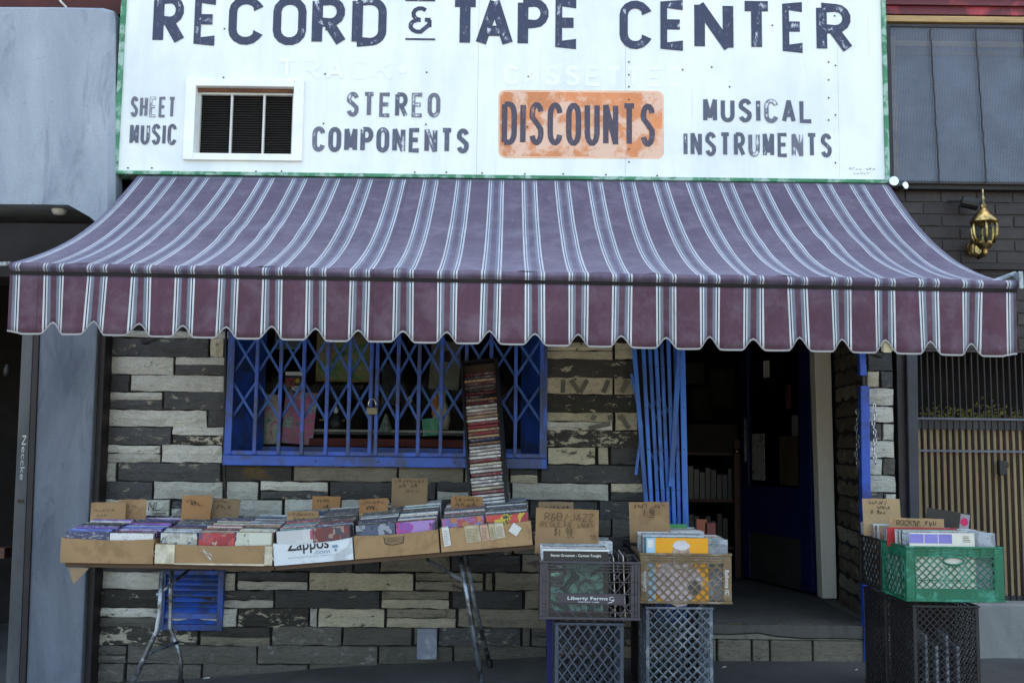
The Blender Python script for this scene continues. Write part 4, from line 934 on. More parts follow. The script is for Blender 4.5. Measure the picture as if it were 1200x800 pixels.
MB().box(X(366,.5), X(570,.5), .40, .41, Z(523,.42,450), Z(514,.42,450)).build('red_fascia', pm('dull_red_fascia', (.14,.022,.018), .7), sh)
for k, (px0, px1) in enumerate(((374,380),(396,404))): MB().box(X(px0,.6), X(px1,.6), .6, .61, Z(493,.6,400), Z(491,.6,400)).build('price_tag', PAPERY, sh)

# cable beside the window
cb = MB(); P = [pix(265,386,-.02), pix(264.5,430,-.018), pix(263.5,480,-.02), pix(262.5,530,-.02), pix(263,560,-.018), pix(265.5,590,-.02), pix(268,640,-.02)]
cb.tube(P, .0075, 8); tag(cb.build('black_cable', DARKTRIM, origin=P[0], smooth=True), 'dark cable running down the stones just left of the blue window', 'cable')

# graffiti on the stones right of the window
GRAF = pm('grey_spray_paint', (.12,.11,.095), .8, var=.35, vs=20)
gf = thing('graffiti_tag', 'faded grey spray-painted letters on the stones right of the window', 'graffiti', pix(700, 460, -.014))
def gstroke(pts, sw):
    mb = MB(); P = [pix(a, b, -.0165) for a, b in pts]; o = Vector((0,-.0165,0))
    strokes(mb, [[(p.x, p.z) for p in P]], o, XA, ZA, 1, 1, sw*.0052, NY); mb.build('spray_stroke', GRAF, gf)
for s in ([(660,444.5),(659.5,460)], [(669,445),(679,460)], [(688,445),(680,460)], [(713,445),(707,460)], [(735,445),(729,460)], [(697,486),(694,492)], [(727,486),(737,502)], [(715,496),(690,502)], [(714,486),(716,492)]): gstroke(s, 5.2)
gf2 = thing('small_graffiti', 'thin black NL scribble on a white stone above the left cardboard box', 'graffiti', pix(184, 600, -.014))
mb = MB(); o_ = pix(174, 598, -.0165); hand(mb, 'NL', o_, XA, ZA, NY, .085, .05, .004); hand(mb, '_', pix(178, 601.5, -.0165), XA, ZA, NY, .12, .02, .005); mb.build('marker_stroke', INK, gf2)

# vent and plate
YV = -.03
vt = thing('blue_vent', 'blue louvred vent cover low on the wall under the folding table', 'vent', pix(224, 738, YV))
a, b = pix(188, 668, YV), pix(260, 739, YV); f_ = .035
mb = MB(); mb.box(a.x,a.x+f_,YV,.02,b.z,a.z).box(b.x-f_,b.x,YV,.02,b.z,a.z).box(a.x+f_,b.x-f_,YV,.02,b.z,b.z+f_).box(a.x+f_,b.x-f_,YV,.02,a.z-f_*.7,a.z); mb.build('frame', BLUE, vt, bevel=.003)
MB().box(a.x+f_, b.x-f_, .0, .02, b.z+f_, a.z-f_*.7).build('backing', NAVY, vt)
n = 9; hh = (a.z-b.z-f_*1.7)/n
for i in range(n):
    z = b.z + f_ + hh*i; tl = .02 if i != 1 else .006
    MB().add([(a.x+f_,YV+.006,z+.003),(b.x-f_,YV+.006,z+.003),(b.x-f_,YV+.006+tl,z+hh*.98),(a.x+f_,YV+.006+tl,z+hh*.98),(a.x+f_,YV+.011,z+.001),(b.x-f_,YV+.011,z+.001),(b.x-f_,YV+.011+tl,z+hh*.95),(a.x+f_,YV+.011+tl,z+hh*.95)],[(0,1,2,3),(7,6,5,4),(0,4,5,1),(3,2,6,7)]).build('louvre_slat', BLUE, vt)
a, b = pix(489, 736.5, -.03), pix(511.5, 772.5, -.03)
tag(MB().box(a.x, b.x, -.03, .02, b.z, a.z).build('access_plate', PLATE, origin=b, bevel=.003), 'grey painted metal plate at the foot of the stone wall', 'plate')

# ------------------------------------------------------------------ doorway
dg = thing('door_gate', 'blue folding gate bunched up at the left side of the doorway', 'gate', pix(780, 735, .0))
YD = -.045
def gbar(t, b, w=.024, dy=0, mat=None):
    MB().bar(pix(*t, YD+dy), pix(*b, YD+dy), w, .02, up=(0,1,0)).build('upright_bar', mat or BLUEL, dg, bevel=.003)
gbar((742,395),(757,590),.026,-.01)
for i, (t, b) in enumerate((((753,397),(771,735)), ((761,397),(778,735)), ((768,397),(784,735)), ((775,397),(789,735)), ((783,397),(794,737)), ((791,397),(798.5,737)))): gbar(t, b, .023, (i % 2)*.020)
gbar((799,397),(806,738),.034,-.004)
gbar((797,397),(786,570),.03,-.022)
MB().bar(pix(740,438,YD-.01), pix(752,500,YD-.01), .016, .012, up=(0,1,0)).build('lattice_strip', BLUEL, dg)
MB().bar(pix(752,502,YD-.01), pix(745,556,YD-.01), .016, .012, up=(0,1,0)).build('lattice_strip', BLUEL, dg)
for py in (480, 540, 600):
    for k in range(3): MB().bar(pix(756+k*9+(py-480)*.06, py-14, YD+.02), pix(772+k*9+(py-480)*.05, py+14, YD+.02), .012, .004, up=(0,1,0)).build('lattice_strip', BLUED, dg)
mb = MB()
for (x0_, x1_) in ((753,771),(761,778),(768,784),(775,789),(783,794),(791,798.5),(799,806)):
    for py in (430, 478, 526, 574, 622): t_ = (py-397)/338; p = pix(x0_ + (x1_-x0_)*t_, py, YD-.012); mb.tube([(p.x,YD-.016,p.z),(p.x,YD-.008,p.z)], .004, 6)
mb.build('rivets', RUSTB, dg)['kind'] = 'stuff'
gp = thing('gate_post', 'bright blue steel post at the right side of the doorway', 'post', pix(1018, 773, -.05))
POSTB = pm('bright_blue_post', (.018,.085,.50), .4, var=.15, dirt=((.02,.04,.2), .3, 5))
leanbox((1006.5,1013.5,395), (1008,1016,440), -.07, -.03, 'upper_tube', POSTB, gp); leanbox((1008.5,1019,452), (1013,1023,775), -.075, -.02, 'lower_tube', POSTB, gp)
leanbox((1010,1014,439), (1011,1015,453), -.062, -.035, 'latch_gap', RUSTB, gp)
def chain(label, px, py0, py1, Y, mat):
    n = int((py1-py0)/5.0); t_ = thing('steel_chain', label, 'chain', pix(px, py0, Y), group='chains on the blue gate post'); first = None
    me = None
    for i in range(n):
        c = pix(px + 1.3*math.sin(i*1.1), py0 + i*5.0, Y); vs = []
        if me is None:
            mb = MB(); mb.tube([(.011*math.cos(a)*.8, 0, .0165*math.sin(a)) for a in [2*math.pi*k/10 for k in range(11)]], .0034, 6, False)
            o = mb.build('link', mat, None, origin=(0,0,0), smooth=True); me = o.data
        else: o = bpy.data.objects.new('link', me); COL.objects.link(o)
        o.parent = t_; o.matrix_parent_inverse = Matrix(); o.matrix_local = WM[t_].inverted() @ (Matrix.Translation(c) @ Matrix.Rotation(R(75 if i % 2 else 8), 4, 'Z')); WM[o] = WM[t_]
chain('steel chain hanging in front of the white stones right of the blue post', 1024.5, 476, 550, -.05, CHROME)
chain('dull chain hanging in the shadow left of the blue post', 1004.5, 482, 555, -.04, STEEL)

# white post and door leaf
YW = .95
wp = thing('door_jamb', 'thick white painted door jamb at the right of the dark doorway', 'jamb', pix(968, 700, YW))
leanbox((953,973,380), (964,981,701), YW, YW+.12, 'post', WPOST, wp, .006)
hx, hy = pix(952, 697, 1.12).x, 1.12; ex, ey = pix(869, 675, 2.05).x, 2.05
dz0 = ZF + .02; dzt = dz0 + 2.1
dv = Vector((ex-hx, ey-hy, 0)); dw = dv.length; DM = Matrix.Translation((hx, hy, dz0)) @ Matrix.Rotation(math.atan2(dv.y, dv.x), 4, 'Z')
dr = thing('shop_door', 'dark blue glazed shop door standing open into the unlit interior', 'door', DM)
th_ = .04; H_ = 2.1
MB(DM).box(0, .14, -th_, 0, 0, H_).build('hinge_stile', NAVY, dr, bevel=.003); MB(DM).box(dw-.12, dw, -th_, 0, 0, H_).build('lock_stile', NAVY, dr, bevel=.003)
MB(DM).box(.14, dw-.12, -th_, 0, .36, .72).build('lower_rail', NAVY, dr); MB(DM).box(.14, dw-.12, -th_, 0, H_-.12, H_).build('top_rail', NAVY, dr)
MB(DM).box(.14, dw-.12, -th_+.008, -.008, 0, .36).build('kick_plate', pm('dull_kick_plate', (.035,.037,.035), .6, var=.3), dr)
MB(DM).box(.14, dw-.12, -.024, -.018, .72, H_-.12).build('pane', GLASS, dr)
# door is seen from its left (local +y) face
def dpic(x0, x1, z0, z1, mat, name):
    MB(DM).box(x0, x1, -.0175, -.013, z0, z1).build(name, mat, dr)
    MB(DM).box(x0, x1, .001, .003, z0, z1) if False else None
dpic(dw-.34, dw-.16, .76, 1.12, card_art('grey_flyer', [(.10,.10,.10),(.25,.25,.24),(.04,.04,.04)], 22), 'paper_flyer')
dpic(dw-.42, dw-.34, 1.55, 1.68, PAPER, 'small_notice'); dpic(.18, .42, .74, 1.10, pm('brown_card', (.05,.035,.02), .8), 'brown_card'); dpic(.17, .25, 1.1, 1.25, pm('grey_sticker', (.12,.12,.13), .7), 'sticker'); dpic(.26, .32, 1.3, 1.48, pm('red_sticker', (.10,.04,.03), .7), 'sticker'); dpic(.22, .32, 2.0-.12, 1.96, PAPERY, 'sticker')
MB(DM).tube([(dw-.05,.02,.98),(dw-.05,.075,.98),(dw-.05,.08,.98)], [.02,.02,.005], 10).build('handle', BRASS, dr, smooth=True)
MB(DM).box(dw-.09, dw-.075, .0, .012, .9, 1.25).build('pull_bar', STEEL, dr)
MB(DM).tube([(dw-.05,-th_-.01,.98),(dw-.05,-th_-.06,.98)], [.012,.022], 10).build('handle', BRASS, dr, smooth=True)

M_DIM = sleeve('shade_darkened_record', [(0,(.02,.02,.02)),(.3,(.012,.011,.01)),(.5,(.006,.006,.008)),(.7,(.016,.014,.012)),(.85,(.012,.008,.008))], False); DIMC = pm('shade_darkened_carton', (.025,.021,.016), .9)  # darkened colours carry the shade of the doorway interior
# interior furniture seen through the doorway
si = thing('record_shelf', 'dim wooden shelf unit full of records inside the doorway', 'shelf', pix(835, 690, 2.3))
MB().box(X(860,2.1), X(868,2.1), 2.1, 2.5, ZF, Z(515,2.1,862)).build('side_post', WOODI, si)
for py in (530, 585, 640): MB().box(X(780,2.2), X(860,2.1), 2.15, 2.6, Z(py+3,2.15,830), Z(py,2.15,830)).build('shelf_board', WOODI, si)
for py, n_ in ((585, 9), (640, 8)):
    for k in range(n_):
        px = 800 + k*6.6; hgt = rnd.uniform(26, 40)
        o = MB().box(X(px,2.2), X(px+5.6,2.2), 2.2, 2.45, Z(py,2.2,830), Z(py-hgt,2.2,830)).build('stored_record', M_DIM, None, origin=(X(px,2.2), 2.2, Z(py,2.2,830)))
        tag(o, 'record filed upright on the %s shelf inside the doorway' % ('upper' if py == 585 else 'lower'), 'record', group='records on the %s interior shelf' % ('upper' if py == 585 else 'lower'))
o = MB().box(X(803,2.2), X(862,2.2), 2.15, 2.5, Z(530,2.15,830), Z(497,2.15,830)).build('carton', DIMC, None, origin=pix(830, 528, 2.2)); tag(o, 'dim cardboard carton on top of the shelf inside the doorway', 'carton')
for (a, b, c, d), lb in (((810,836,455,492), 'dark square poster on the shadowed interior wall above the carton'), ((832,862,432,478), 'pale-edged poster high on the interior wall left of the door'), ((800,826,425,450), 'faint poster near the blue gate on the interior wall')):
    pic('wall_poster', lb, 'poster', a, b, c, d, 4.5, card_art('dim_art_%d' % a, [(.02,.02,.018),(.07,.065,.05),(.04,.036,.036)], 3), pm('dim_border_%d' % a, (.07,.07,.06), .8))  # room's shade is put into the dark poster colours

# ------------------------------------------------------------------ folding table
YTf, YTb = -.86, -.14
T0, T1, T2 = pix(76, 659, YTf), pix(322, 663, YTf), pix(628, 638, YTf)
tb = thing('folding_table', 'long folding table with a thin wooden top and grey tube legs against the wall', 'table', (X(350,YTf), -.5, zg(-1)))
TOPM = pm('brown_table_top', (.10,.058,.036), .7, var=.3, vs=5, stretch=(.4,1,2))
th_ = .022
def slab(a, b, name):
    vs = [(a.x,YTf,a.z-th_),(b.x,YTf,b.z-th_),(b.x,YTb,b.z-th_),(a.x,YTb,a.z-th_),(a.x,YTf,a.z),(b.x,YTf,b.z),(b.x,YTb,b.z),(a.x,YTb,a.z)]
    MB().add(vs, [(0,3,2,1),(4,5,6,7),(0,1,5,4),(1,2,6,5),(2,3,7,6),(3,0,4,7)]).build(name, TOPM, tb, bevel=.003)
slab(T0, T1 - Vector((.002,0,0)), 'table_top'); slab(T1 + Vector((.002,0,0)), T2, 'table_top')
def lpt(px, py, Y): return pix(px, py, Y)
def leg(P, name='leg', r=.0135): MB().tube(P, r, 10).build(name, STEEL, tb, smooth=True)
# left leg pair: bent tubes
P1 = [lpt(190,668,-.80), lpt(187,715,-.80), lpt(184,738,-.81), lpt(170,768,-.83)]; e = lpt(150,812,-.86); e.z = max(e.z, zg(e.x)+.0); P1.append(e)
P2 = [lpt(201,668,-.22), lpt(200,700,-.22), lpt(199,735,-.22), lpt(208,758,-.23), lpt(212,775,-.23)]; e = lpt(212,797,-.25); e.z = zg(e.x)+.008; P2.append(e)
leg(P1); leg(P2)
leg([lpt(172,766,-.83), lpt(209,752,-.24)], 'leg_brace', .009); leg([lpt(184,697,-.8), lpt(226,664,-.5)], 'leg_brace', .009)
e1 = lpt(566,800,-.80); e1.z = zg(e1.x)+.01; e2 = lpt(574,782,-.22); e2.z = zg(e2.x)+.01
leg([lpt(539,652,-.74), lpt(549,705,-.77), e1]); leg([lpt(545,650,-.30), lpt(556,705,-.25), e2])
MB().bar(lpt(500,655,-.5), lpt(548,683,-.74), .02, .008, up=(0,1,0)).build('leg_brace', STEEL, tb, bevel=.002)
for P in (P1[-1], P2[-1], e1, e2):
    q_ = Vector(P); MB().tube([q_ + Vector((0,0,.035)), q_ - Vector((0,0,.008))], .018, 8).build('rubber_foot', BLACKP, tb)

# ------------------------------------------------------------------ boxes of discs
CASES = {}
def case_obj(name, M, w_, t_, h_, mat, label, cat, group):
    key = (round(w_,3), round(t_,3), round(h_,3), mat.name)
    if key not in CASES:
        me = bpy.data.meshes.new(name); b = MB().box(-w_/2, w_/2, 0, t_, 0, h_)
        me.from_pydata([tuple(v) for v in b.v], [], b.f); me.materials.append(mat); CASES[key] = me
    o = bpy.data.objects.new(name, CASES[key]); COL.objects.link(o); o.matrix_world = M; WM[o] = M
    return tag(o, label, cat, group)
def frame(A, B, Yd=0):
    """frame at the front bottom-left: x towards B, y into depth"""
    x = (B - A); L = x.length; x.normalize(); y = Vector((-x.y, x.x, 0)).normalized(); z = x.cross(y).normalized(); y = z.cross(x)
    M = Matrix.Identity(4)
    for i in range(3): M[i][0], M[i][1], M[i][2], M[i][3] = x[i], y[i], z[i], A[i]
    return M, L
def disc_box(name, label, A, B, D, hf, hb, mat, cols, media, lab, rise=.07, dip=.008, sides=None, group='boxes of discs on the folding table', matb=None, ch=.145, top=.05, tt=(.019,.023,.029), fronts=None):
    M, L = frame(A, B); t_ = thing(name, label, 'box', M, group); g = .004
    # front wall with a slightly sagging rim
    n = 12; vs = []
    for i in range(n+1):
        x = L*i/n; z = hf - dip*math.sin(math.pi*i/n) + rnd.uniform(-.001,.001); y = -.004*math.sin(math.pi*i/n)
        vs += [(x,y,0),(x,y,z),(x,y+g,z),(x,y+g,0)]
    MB(M).add(vs, [(i*4+j, i*4+(j+1)%4, (i+1)*4+(j+1)%4, (i+1)*4+j) for i in range(n) for j in range(4)] + [(3,2,1,0), (n*4,n*4+1,n*4+2,n*4+3)]).build('front_panel', mat, t_)
    for x in (0, L-g): MB(M).add([(x,g,0),(x+g,g,0),(x+g,D,0),(x,D,0),(x,g,hf),(x+g,g,hf),(x+g,D,hb),(x,D,hb)], [(0,3,2,1),(4,5,6,7),(0,1,5,4),(1,2,6,5),(2,3,7,6),(3,0,4,7)]).build('side_panel', mat, t_)
    MB(M).box(g, L-g, D-g, D, 0, hb).build('back_panel', mat, t_); MB(M).box(g, L-g, g, D-g, .001, .005).build('bottom', mat, t_)
    cw_ = (L - 2*g - .008)/cols
    for c in range(cols):
        x = g + .004 + cw_*(c+.5); y = .016 + rnd.uniform(0,.01); k = 0
        md = media[c % len(media)]; r0 = rnd.uniform(-.006,.006)
        while y < D - .04:
            t2 = rnd.choice(tt); f = y/D; zz_ = (hf + top - ch) + rise*f + rnd.uniform(-.004, .006) + r0
            ln = R(rnd.uniform(1, 4)); cn = rnd.choice(md)
            Mc = M @ Matrix.Translation((x + rnd.uniform(-.004,.004), y, max(zz_, .006))) @ Matrix.Rotation(-ln, 4, 'X') @ Matrix.Rotation(R(rnd.uniform(-.8,.8)), 4, 'Z')
            case_obj('disc_case', Mc, cw_ - .008, t2 - .002, ch, (fronts[c] if (fronts and k == 0) else printed(cn, 'case')), (cn + ' ' + lab[c % len(lab)] if k else 'frontmost ' + lab[c % len(lab)]), 'disc case', 'disc cases in the ' + lab[c % len(lab)].split(' in the ')[-1]); y += t2; k += 1
    return t_, M, L
YBx = -.88
def cover(name, cols, scale=22):
    a = N(name); v = a.coord((1,1,1)); vo = a.n('ShaderNodeTexVoronoi', distance='CHEBYCHEV'); vo.inputs['Scale'].default_value = scale*1.3; a.l(a.coord((1,1,.8)), vo.inputs['Vector']); sx = a.n('ShaderNodeSeparateColor'); a.l(vo.outputs['Color'], sx.inputs[0]); n = a.math('ADD', a.math('MULTIPLY', sx.outputs[0], .30), a.math('MULTIPLY', a.noise(v, scale*4, 3), .14)); k = len(cols)
    return a.fin(a.ramp(n, [(.07 + .30*i/k if i else 0, c) for i, c in enumerate(cols)], True), .3)
F_PALE = cover('pale_cover', [(.45,.45,.40),(.30,.30,.28),(.5,.5,.47),(.08,.09,.14)]); F_RED = cover('red_cover', [(.40,.03,.05),(.10,.06,.16),(.45,.06,.07),(.45,.36,.26),(.30,.02,.04)], 16)
F_WHITE = cover('cream_cover', [(.50,.52,.42),(.56,.57,.50),(.16,.05,.20),(.5,.52,.42)], 13); F_PINK = cover('white_pink_cover', [(.55,.55,.55),(.58,.58,.58),(.40,.05,.14),(.5,.5,.52)], 12)
F_DRED = cover('dark_red_cover', [(.14,.02,.03),(.05,.04,.07),(.3,.22,.18),(.16,.02,.03)]); F_BLUE = cover('dark_blue_cover', [(.03,.04,.09),(.06,.08,.16),(.02,.02,.04),(.25,.28,.34)], 26)
F_MAG = cover('magenta_cover', [(.22,.06,.36),(.40,.04,.26),(.06,.03,.14),(.34,.20,.50)], 14); F_MIX = cover('many_coloured_cover', [(.40,.16,.05),(.12,.14,.4),(.35,.05,.06),(.30,.10,.35),(.04,.05,.08)], 24); F_YEL = cover('yellow_red_cover', [(.50,.05,.05),(.50,.38,.05),(.05,.04,.03),(.30,.02,.05)], 18)
def onT(px, Y=YBx):   # table-height point under a photo column
    x = X(px, Y, 660); a, b = (T0, T1) if x < T1.x else (T1, T2); return Vector((x, Y, a.z + (b.z-a.z)*(x-a.x)/(b.x-a.x) + .003))
b1 = disc_box('cardboard_box', 'shallow plain cardboard box of purple-edged disc cases at the left end of the table', onT(70), onT(179), .58, .125, .12, CARD, 2, [PAL_PURP, PAL_PURP],
              ['disc case in the left half of the plain box', 'disc case in the right half of the plain box'], rise=.06, top=.028)
b2 = disc_box('cardboard_box', 'wide cardboard box wrapped in shiny tape, second from the left on the table', onT(181.5), onT(319), .58, .105, .12, CARD, 3, [PAL_DARK, PAL_MIX, PAL_MIX],
              ['disc case in the left row of the taped box', 'disc case in the middle row of the taped box', 'disc case in the right row of the taped box'], rise=.06, top=.055, fronts=[F_PALE, F_RED, F_WHITE])
b3 = disc_box('white_box', 'white printed shipping box of disc cases in the middle of the table', onT(321.5), onT(414), .60, .112, .12, WBOX, 2, [PAL_MIX, PAL_DARK],
              ['disc case in the left row of the white printed box', 'disc case in the right row of the white printed box'], rise=.085, top=.05, dip=.014, fronts=[F_PINK, F_DRED])
A4, B4 = onT(416), onT(515)
b4 = disc_box('cardboard_box', 'cardboard box with a black-outlined flap label, right of the white box', A4, B4, .60, .118, .12, CARD, 2, [PAL_DARK, PAL_MIX],
              ['disc case in the left row of the box with the outlined label', 'disc case in the right row of the box with the outlined label'], rise=.085, top=.045, fronts=[F_BLUE, F_MAG])
A5, B5 = onT(517), onT(624)
b5 = disc_box('cardboard_box', 'cardboard box with paper slips hanging over its front at the right end of the table', A5, B5, .58, .122, .13, CARD, 2, [PAL_MIX, PAL_DARK],
              ['disc case in the left row of the box with paper slips', 'disc case in the right row of the box with paper slips'], rise=.06, top=.035, fronts=[F_MIX, F_YEL])
# marks on the boxes
t_, M_, L_ = b1; MB(M_).add([(.04,.01,-.028),(.15,.0,-.026),(.085,-.02,-.105)], [(0,1,2)]).add([(.04,.014,-.028),(.15,.004,-.026),(.085,-.016,-.105)], [(2,1,0)]).build('torn_flap', CARDD, t_)
t_, M_, L_ = b2
mb = MB(M_)
for x0, x1 in ((.0,.10),(.56,L_)):
    n = 6; vs = []
    for i in range(n+1):
        x = x0 + (x1-x0)*i/n; vs += [(x, -.0065 + rnd.uniform(-.002,.002), .004), (x, -.0065 + rnd.uniform(-.003,.001), .06), (x, -.0065 + rnd.uniform(-.002,.001), .100)]
    mb.add(vs, [(i*3+j, (i+1)*3+j, (i+1)*3+j+1, i*3+j+1) for i in range(n) for j in range(2)])
mb.add([(.1,-.0062,.0),(.56,-.0062,.0),(.56,-.0062,.010),(.1,-.0062,.008)], [(0,1,2,3)]); mb.build('packing_tape', TAPE, t_)
mb = MB(M_)
for i in range(16):
    x, z = rnd.choice(((.03,.05),(.26,.05),(.28,.03),(.58,.03))); x += rnd.uniform(-.03,.03); z += rnd.uniform(-.02,.03); a = rnd.uniform(-1.2,-.4); l_ = rnd.uniform(.012,.035)
    d = Vector((math.cos(a), 0, math.sin(a)))*l_; e = Vector((-math.sin(a),0,math.cos(a)))*.0016; p = Vector((x,-.0105,z)); mb.add([p-d, p+e, p+d, p-e], [(0,1,2,3)])
mb.build('white_tape_streaks', PAPER, t_)['kind'] = 'stuff'  # white slivers scattered over the tape
LB, LG = pm('black_print', (.02,.02,.03), .5), pm('pale_blue_print', (.16,.30,.42), .5)
t_, M_, L_ = b3
def bprint(txt, x0, x1, z0, z1, mat, name, bold=.0, par=None, MM=None, y=-.0062, zmax=None):
    cu = bpy.data.curves.new('tmp_text', 'FONT'); cu.body = txt; cu.offset = bold; cu.resolution_u = 4
    o = bpy.data.objects.new('tmp_text', cu); COL.objects.link(o); me = bpy.data.meshes.new_from_object(o.evaluated_get(bpy.context.evaluated_depsgraph_get())); bpy.data.objects.remove(o)
    xs_ = [v.co.x for v in me.vertices]; ys_ = [v.co.y for v in me.vertices]; a0, a1, c0_, c1_ = min(xs_), max(xs_), min(ys_), max(ys_)
    # clip what runs above the rim by squashing (the cases hide it)
    vs = [(x0 + (v.co.x-a0)/(a1-a0)*(x1-x0), y, z0 + (v.co.y-c0_)/(c1_-c0_)*(z1-z0)) for v in me.vertices]
    F_ = [tuple(p.vertices) for p in me.polygons]
    if zmax:      # the box was cut down through its print
        bm = bmesh.new(); bv = [bm.verts.new(v) for v in vs]
        for f in F_:
            try: bm.faces.new([bv[i] for i in f])
            except ValueError: pass
        bmesh.ops.bisect_plane(bm, geom=bm.verts[:] + bm.edges[:] + bm.faces[:], plane_co=(0,0,zmax), plane_no=(0,0,1), clear_outer=True)
        bm.verts.index_update(); vs = [tuple(v.co) for v in bm.verts]; F_ = [tuple(v.index for v in f.verts) for f in bm.faces]; bm.free()
    b = MB(MM); b.add(vs, F_); bpy.data.meshes.remove(me); return b.build(name, mat, par)
bprint('Zappos', .072, .285, .050, .128, LB, 'printed_name', .015, t_, M_, -.0056, .097)
MB(M_).box(.302, .330, -.0064, -.0060, .068, .082).build('printed_tag_shape', LG, t_); bprint('.com', .205, .29, .044, .058, LG, 'printed_small_print', .0, t_, M_, -.0066)
bprint('POWERED by SERVICE', .075, .335, .030, .037, LG, 'printed_tagline', .0, t_, M_)
MB(M_).tube([(.318,-.0045,.056),(.318,-.0058,.056)], .0065, 10).build('printed_dot', LG, t_)
t_, M_, L_ = b4
mb = MB(M_); P = [(.155,.100),(.16,.066),(.195,.058),(.25,.064),(.258,.100)]
for (a0, b0), (a1, b1_) in zip(P, P[1:]): mb.bar((a0,-.0062,b0),(a1,-.0062,b1_), .004, .001, up=(0,1,0))
mb.build('black_outline', LB, t_)
MB(M_).box(.163, .252, -.0056, -.0050, .068, .098).build('printed_panel', CARDD, t_)
mb = MB(M_)
for i in range(4): mb.box(.172, .244 - rnd.uniform(0,.03), -.0064, -.0059, .073+i*.0065, .0748+i*.0065)
mb.build('small_print_lines', INKL, t_)['kind'] = 'stuff'
t_, M_, L_ = b5
def slip(x0, x1, z0, z1, mat, sk=0, k=0):
    o = MB(M_).add([(x0+sk,-.008-k,z0),(x1+sk,-.008-k,z0+.004),(x1,-.0075-k,z1),(x0,-.0075-k,z1),(x0,.012,z1+.004),(x1,.012,z1+.004)], [(0,1,2,3),(3,2,5,4)]).build('paper_slip', mat, None, origin=M_ @ Vector((x0,0,z1)))
    return o
for i, (x0, x1, z0, z1, m_, lb) in enumerate(((.01,.045,.028,.124,PAPER,'long white paper slip hanging over the left of the right-end box'), (.125,.20,.036,.122,PAPERY,'wide buff paper slip, left of the cluster on the right-end box'),
     (.205,.245,.040,.120,pm('pink_slip',(.55,.36,.27),.7,var=.15,vs=30),'pinkish paper slip in the middle of the cluster on the right-end box'), (.250,.278,.040,.121,PAPERY,'narrow buff paper slip next to the pinkish one'), (.280,.325,.046,.122,pm('pale_slip',(.55,.50,.38),.7,var=.12,vs=30),'pale paper slip at the right of the cluster on the right-end box'))):
    o = slip(x0, x1, z0, z1, m_, .008, i*.0004); tag(o, lb, 'paper slip', 'paper slips on the right-end box')
    mb = MB(M_)
    for k in range(9):
        z = z0 + .010 + (z1-z0-.02)*k/9; mb.box(x0+.009, x1 - rnd.uniform(0,.008), -.0092-i*.0004, -.0088-i*.0004, z, z+.0015)
    mb.build('printed_lines', INKL, o)['kind'] = 'stuff'
DMd = M_ @ Matrix.Translation((.385,-.0072,.085)) @ Matrix.Rotation(R(38), 4, 'Y'); MB(DMd).box(-.025,.025,-.0006,0,-.025,.025).build('white_sticker', PAPER, t_)

# ------------------------------------------------------------------ cards with handwriting
def sign_card(label, px0, px1, py0, py1, Y, mat, lines, tilt=0, yaw=0, lean=6, fold=None, ink=INK, sub=.0, th=.0035):
    c = pix((px0+px1)/2, py1, Y); a = pix(px0, (py0+py1)/2, Y); b = pix(px1, (py0+py1)/2, Y); t_ = pix((px0+px1)/2, py0, Y)
    w_, h_ = b.x-a.x, (t_.z-c.z); M = Matrix.Translation(c) @ Matrix.Rotation(R(yaw), 4, 'Z') @ Matrix.Rotation(R(tilt), 4, 'Y') @ Matrix.Rotation(-R(lean), 4, 'X')
    t = thing('price_card', label, 'card', M, 'handwritten cardboard price cards')
    n = 6; vs = []
    for i in range(n+1):
        x = -w_/2 + w_*i/n; dz = rnd.uniform(-.002,.002); y = .003*math.sin(math.pi*i/n)
        vs += [(x,-y,-sub),(x,-y,h_+dz),(x,-y+th,h_+dz),(x,-y+th,-sub)]
    MB(M).add(vs, [(i*4+j, i*4+(j+1)%4, (i+1)*4+(j+1)%4, (i+1)*4+j) for i in range(n) for j in range(4)] + [(3,2,1,0),(n*4,n*4+1,n*4+2,n*4+3)]).build('board', mat, t)
    if fold: MB(M).box(-w_/2, w_/2, -.0055, -.0035, -sub, h_*fold).build('folded_edge', CARDE, t)
    ax = (M.to_3x3() @ Vector((1,0,0))); az = (M.to_3x3() @ Vector((0,0,1))); nn = (M.to_3x3() @ Vector((0,-1,0)))
    mb = MB()
    for txt, fx, fz, fw, fh, sw in lines: hand(mb, txt, M @ Vector((-w_/2 + fx*w_, -.0062 if fold is None else -.0066, fz*h_)), ax, az, nn, fw*w_, fh*h_, sw)
    if lines: mb.build('handwriting', ink, t)
    return t
S_ = .0022
sign_card('plain brown card with faint writing at the left end of the first disc box', 105, 146, 588, 620, -.52, CARD, [('~~~~~',.12,.66,.6,.1,S_),('~~~',.2,.46,.3,.1,S_)], tilt=-2, sub=.04, ink=INKL)
sign_card('brown card tucked behind the leftmost card on the first disc box', 137, 170, 585, 613, -.48, CARD, [('~~~',.35,.66,.4,.1,S_),('~ ~',.4,.44,.45,.1,S_)], tilt=-1, sub=.05, ink=INKL)
sign_card('deep orange-brown price card with a folded foot in the taped box', 211, 245.5, 580, 617, -.45, CARDO, [('~~~~',.14,.78,.35,.10,S_),('~~~_',.32,.66,.45,.12,S_*1.3)], fold=.22, sub=.03)
sign_card('dull brown tilted card beside the deep orange-brown card in the taped box', 246, 279, 584, 608, -.40, CARDD, [('~~~~~',.08,.8,.6,.14,S_),('~~~~',.2,.5,.5,.2,S_*1.3),('__',.5,.25,.3,.1,S_)], tilt=4, sub=.05)
sign_card('small low brown card in the left row of the white box', 336, 373, 599, 616, -.55, CARD, [('~~~~~~~',.05,.70,.85,.18,S_),('~~~',.2,.25,.4,.3,S_*1.4)], tilt=-1, sub=.04)
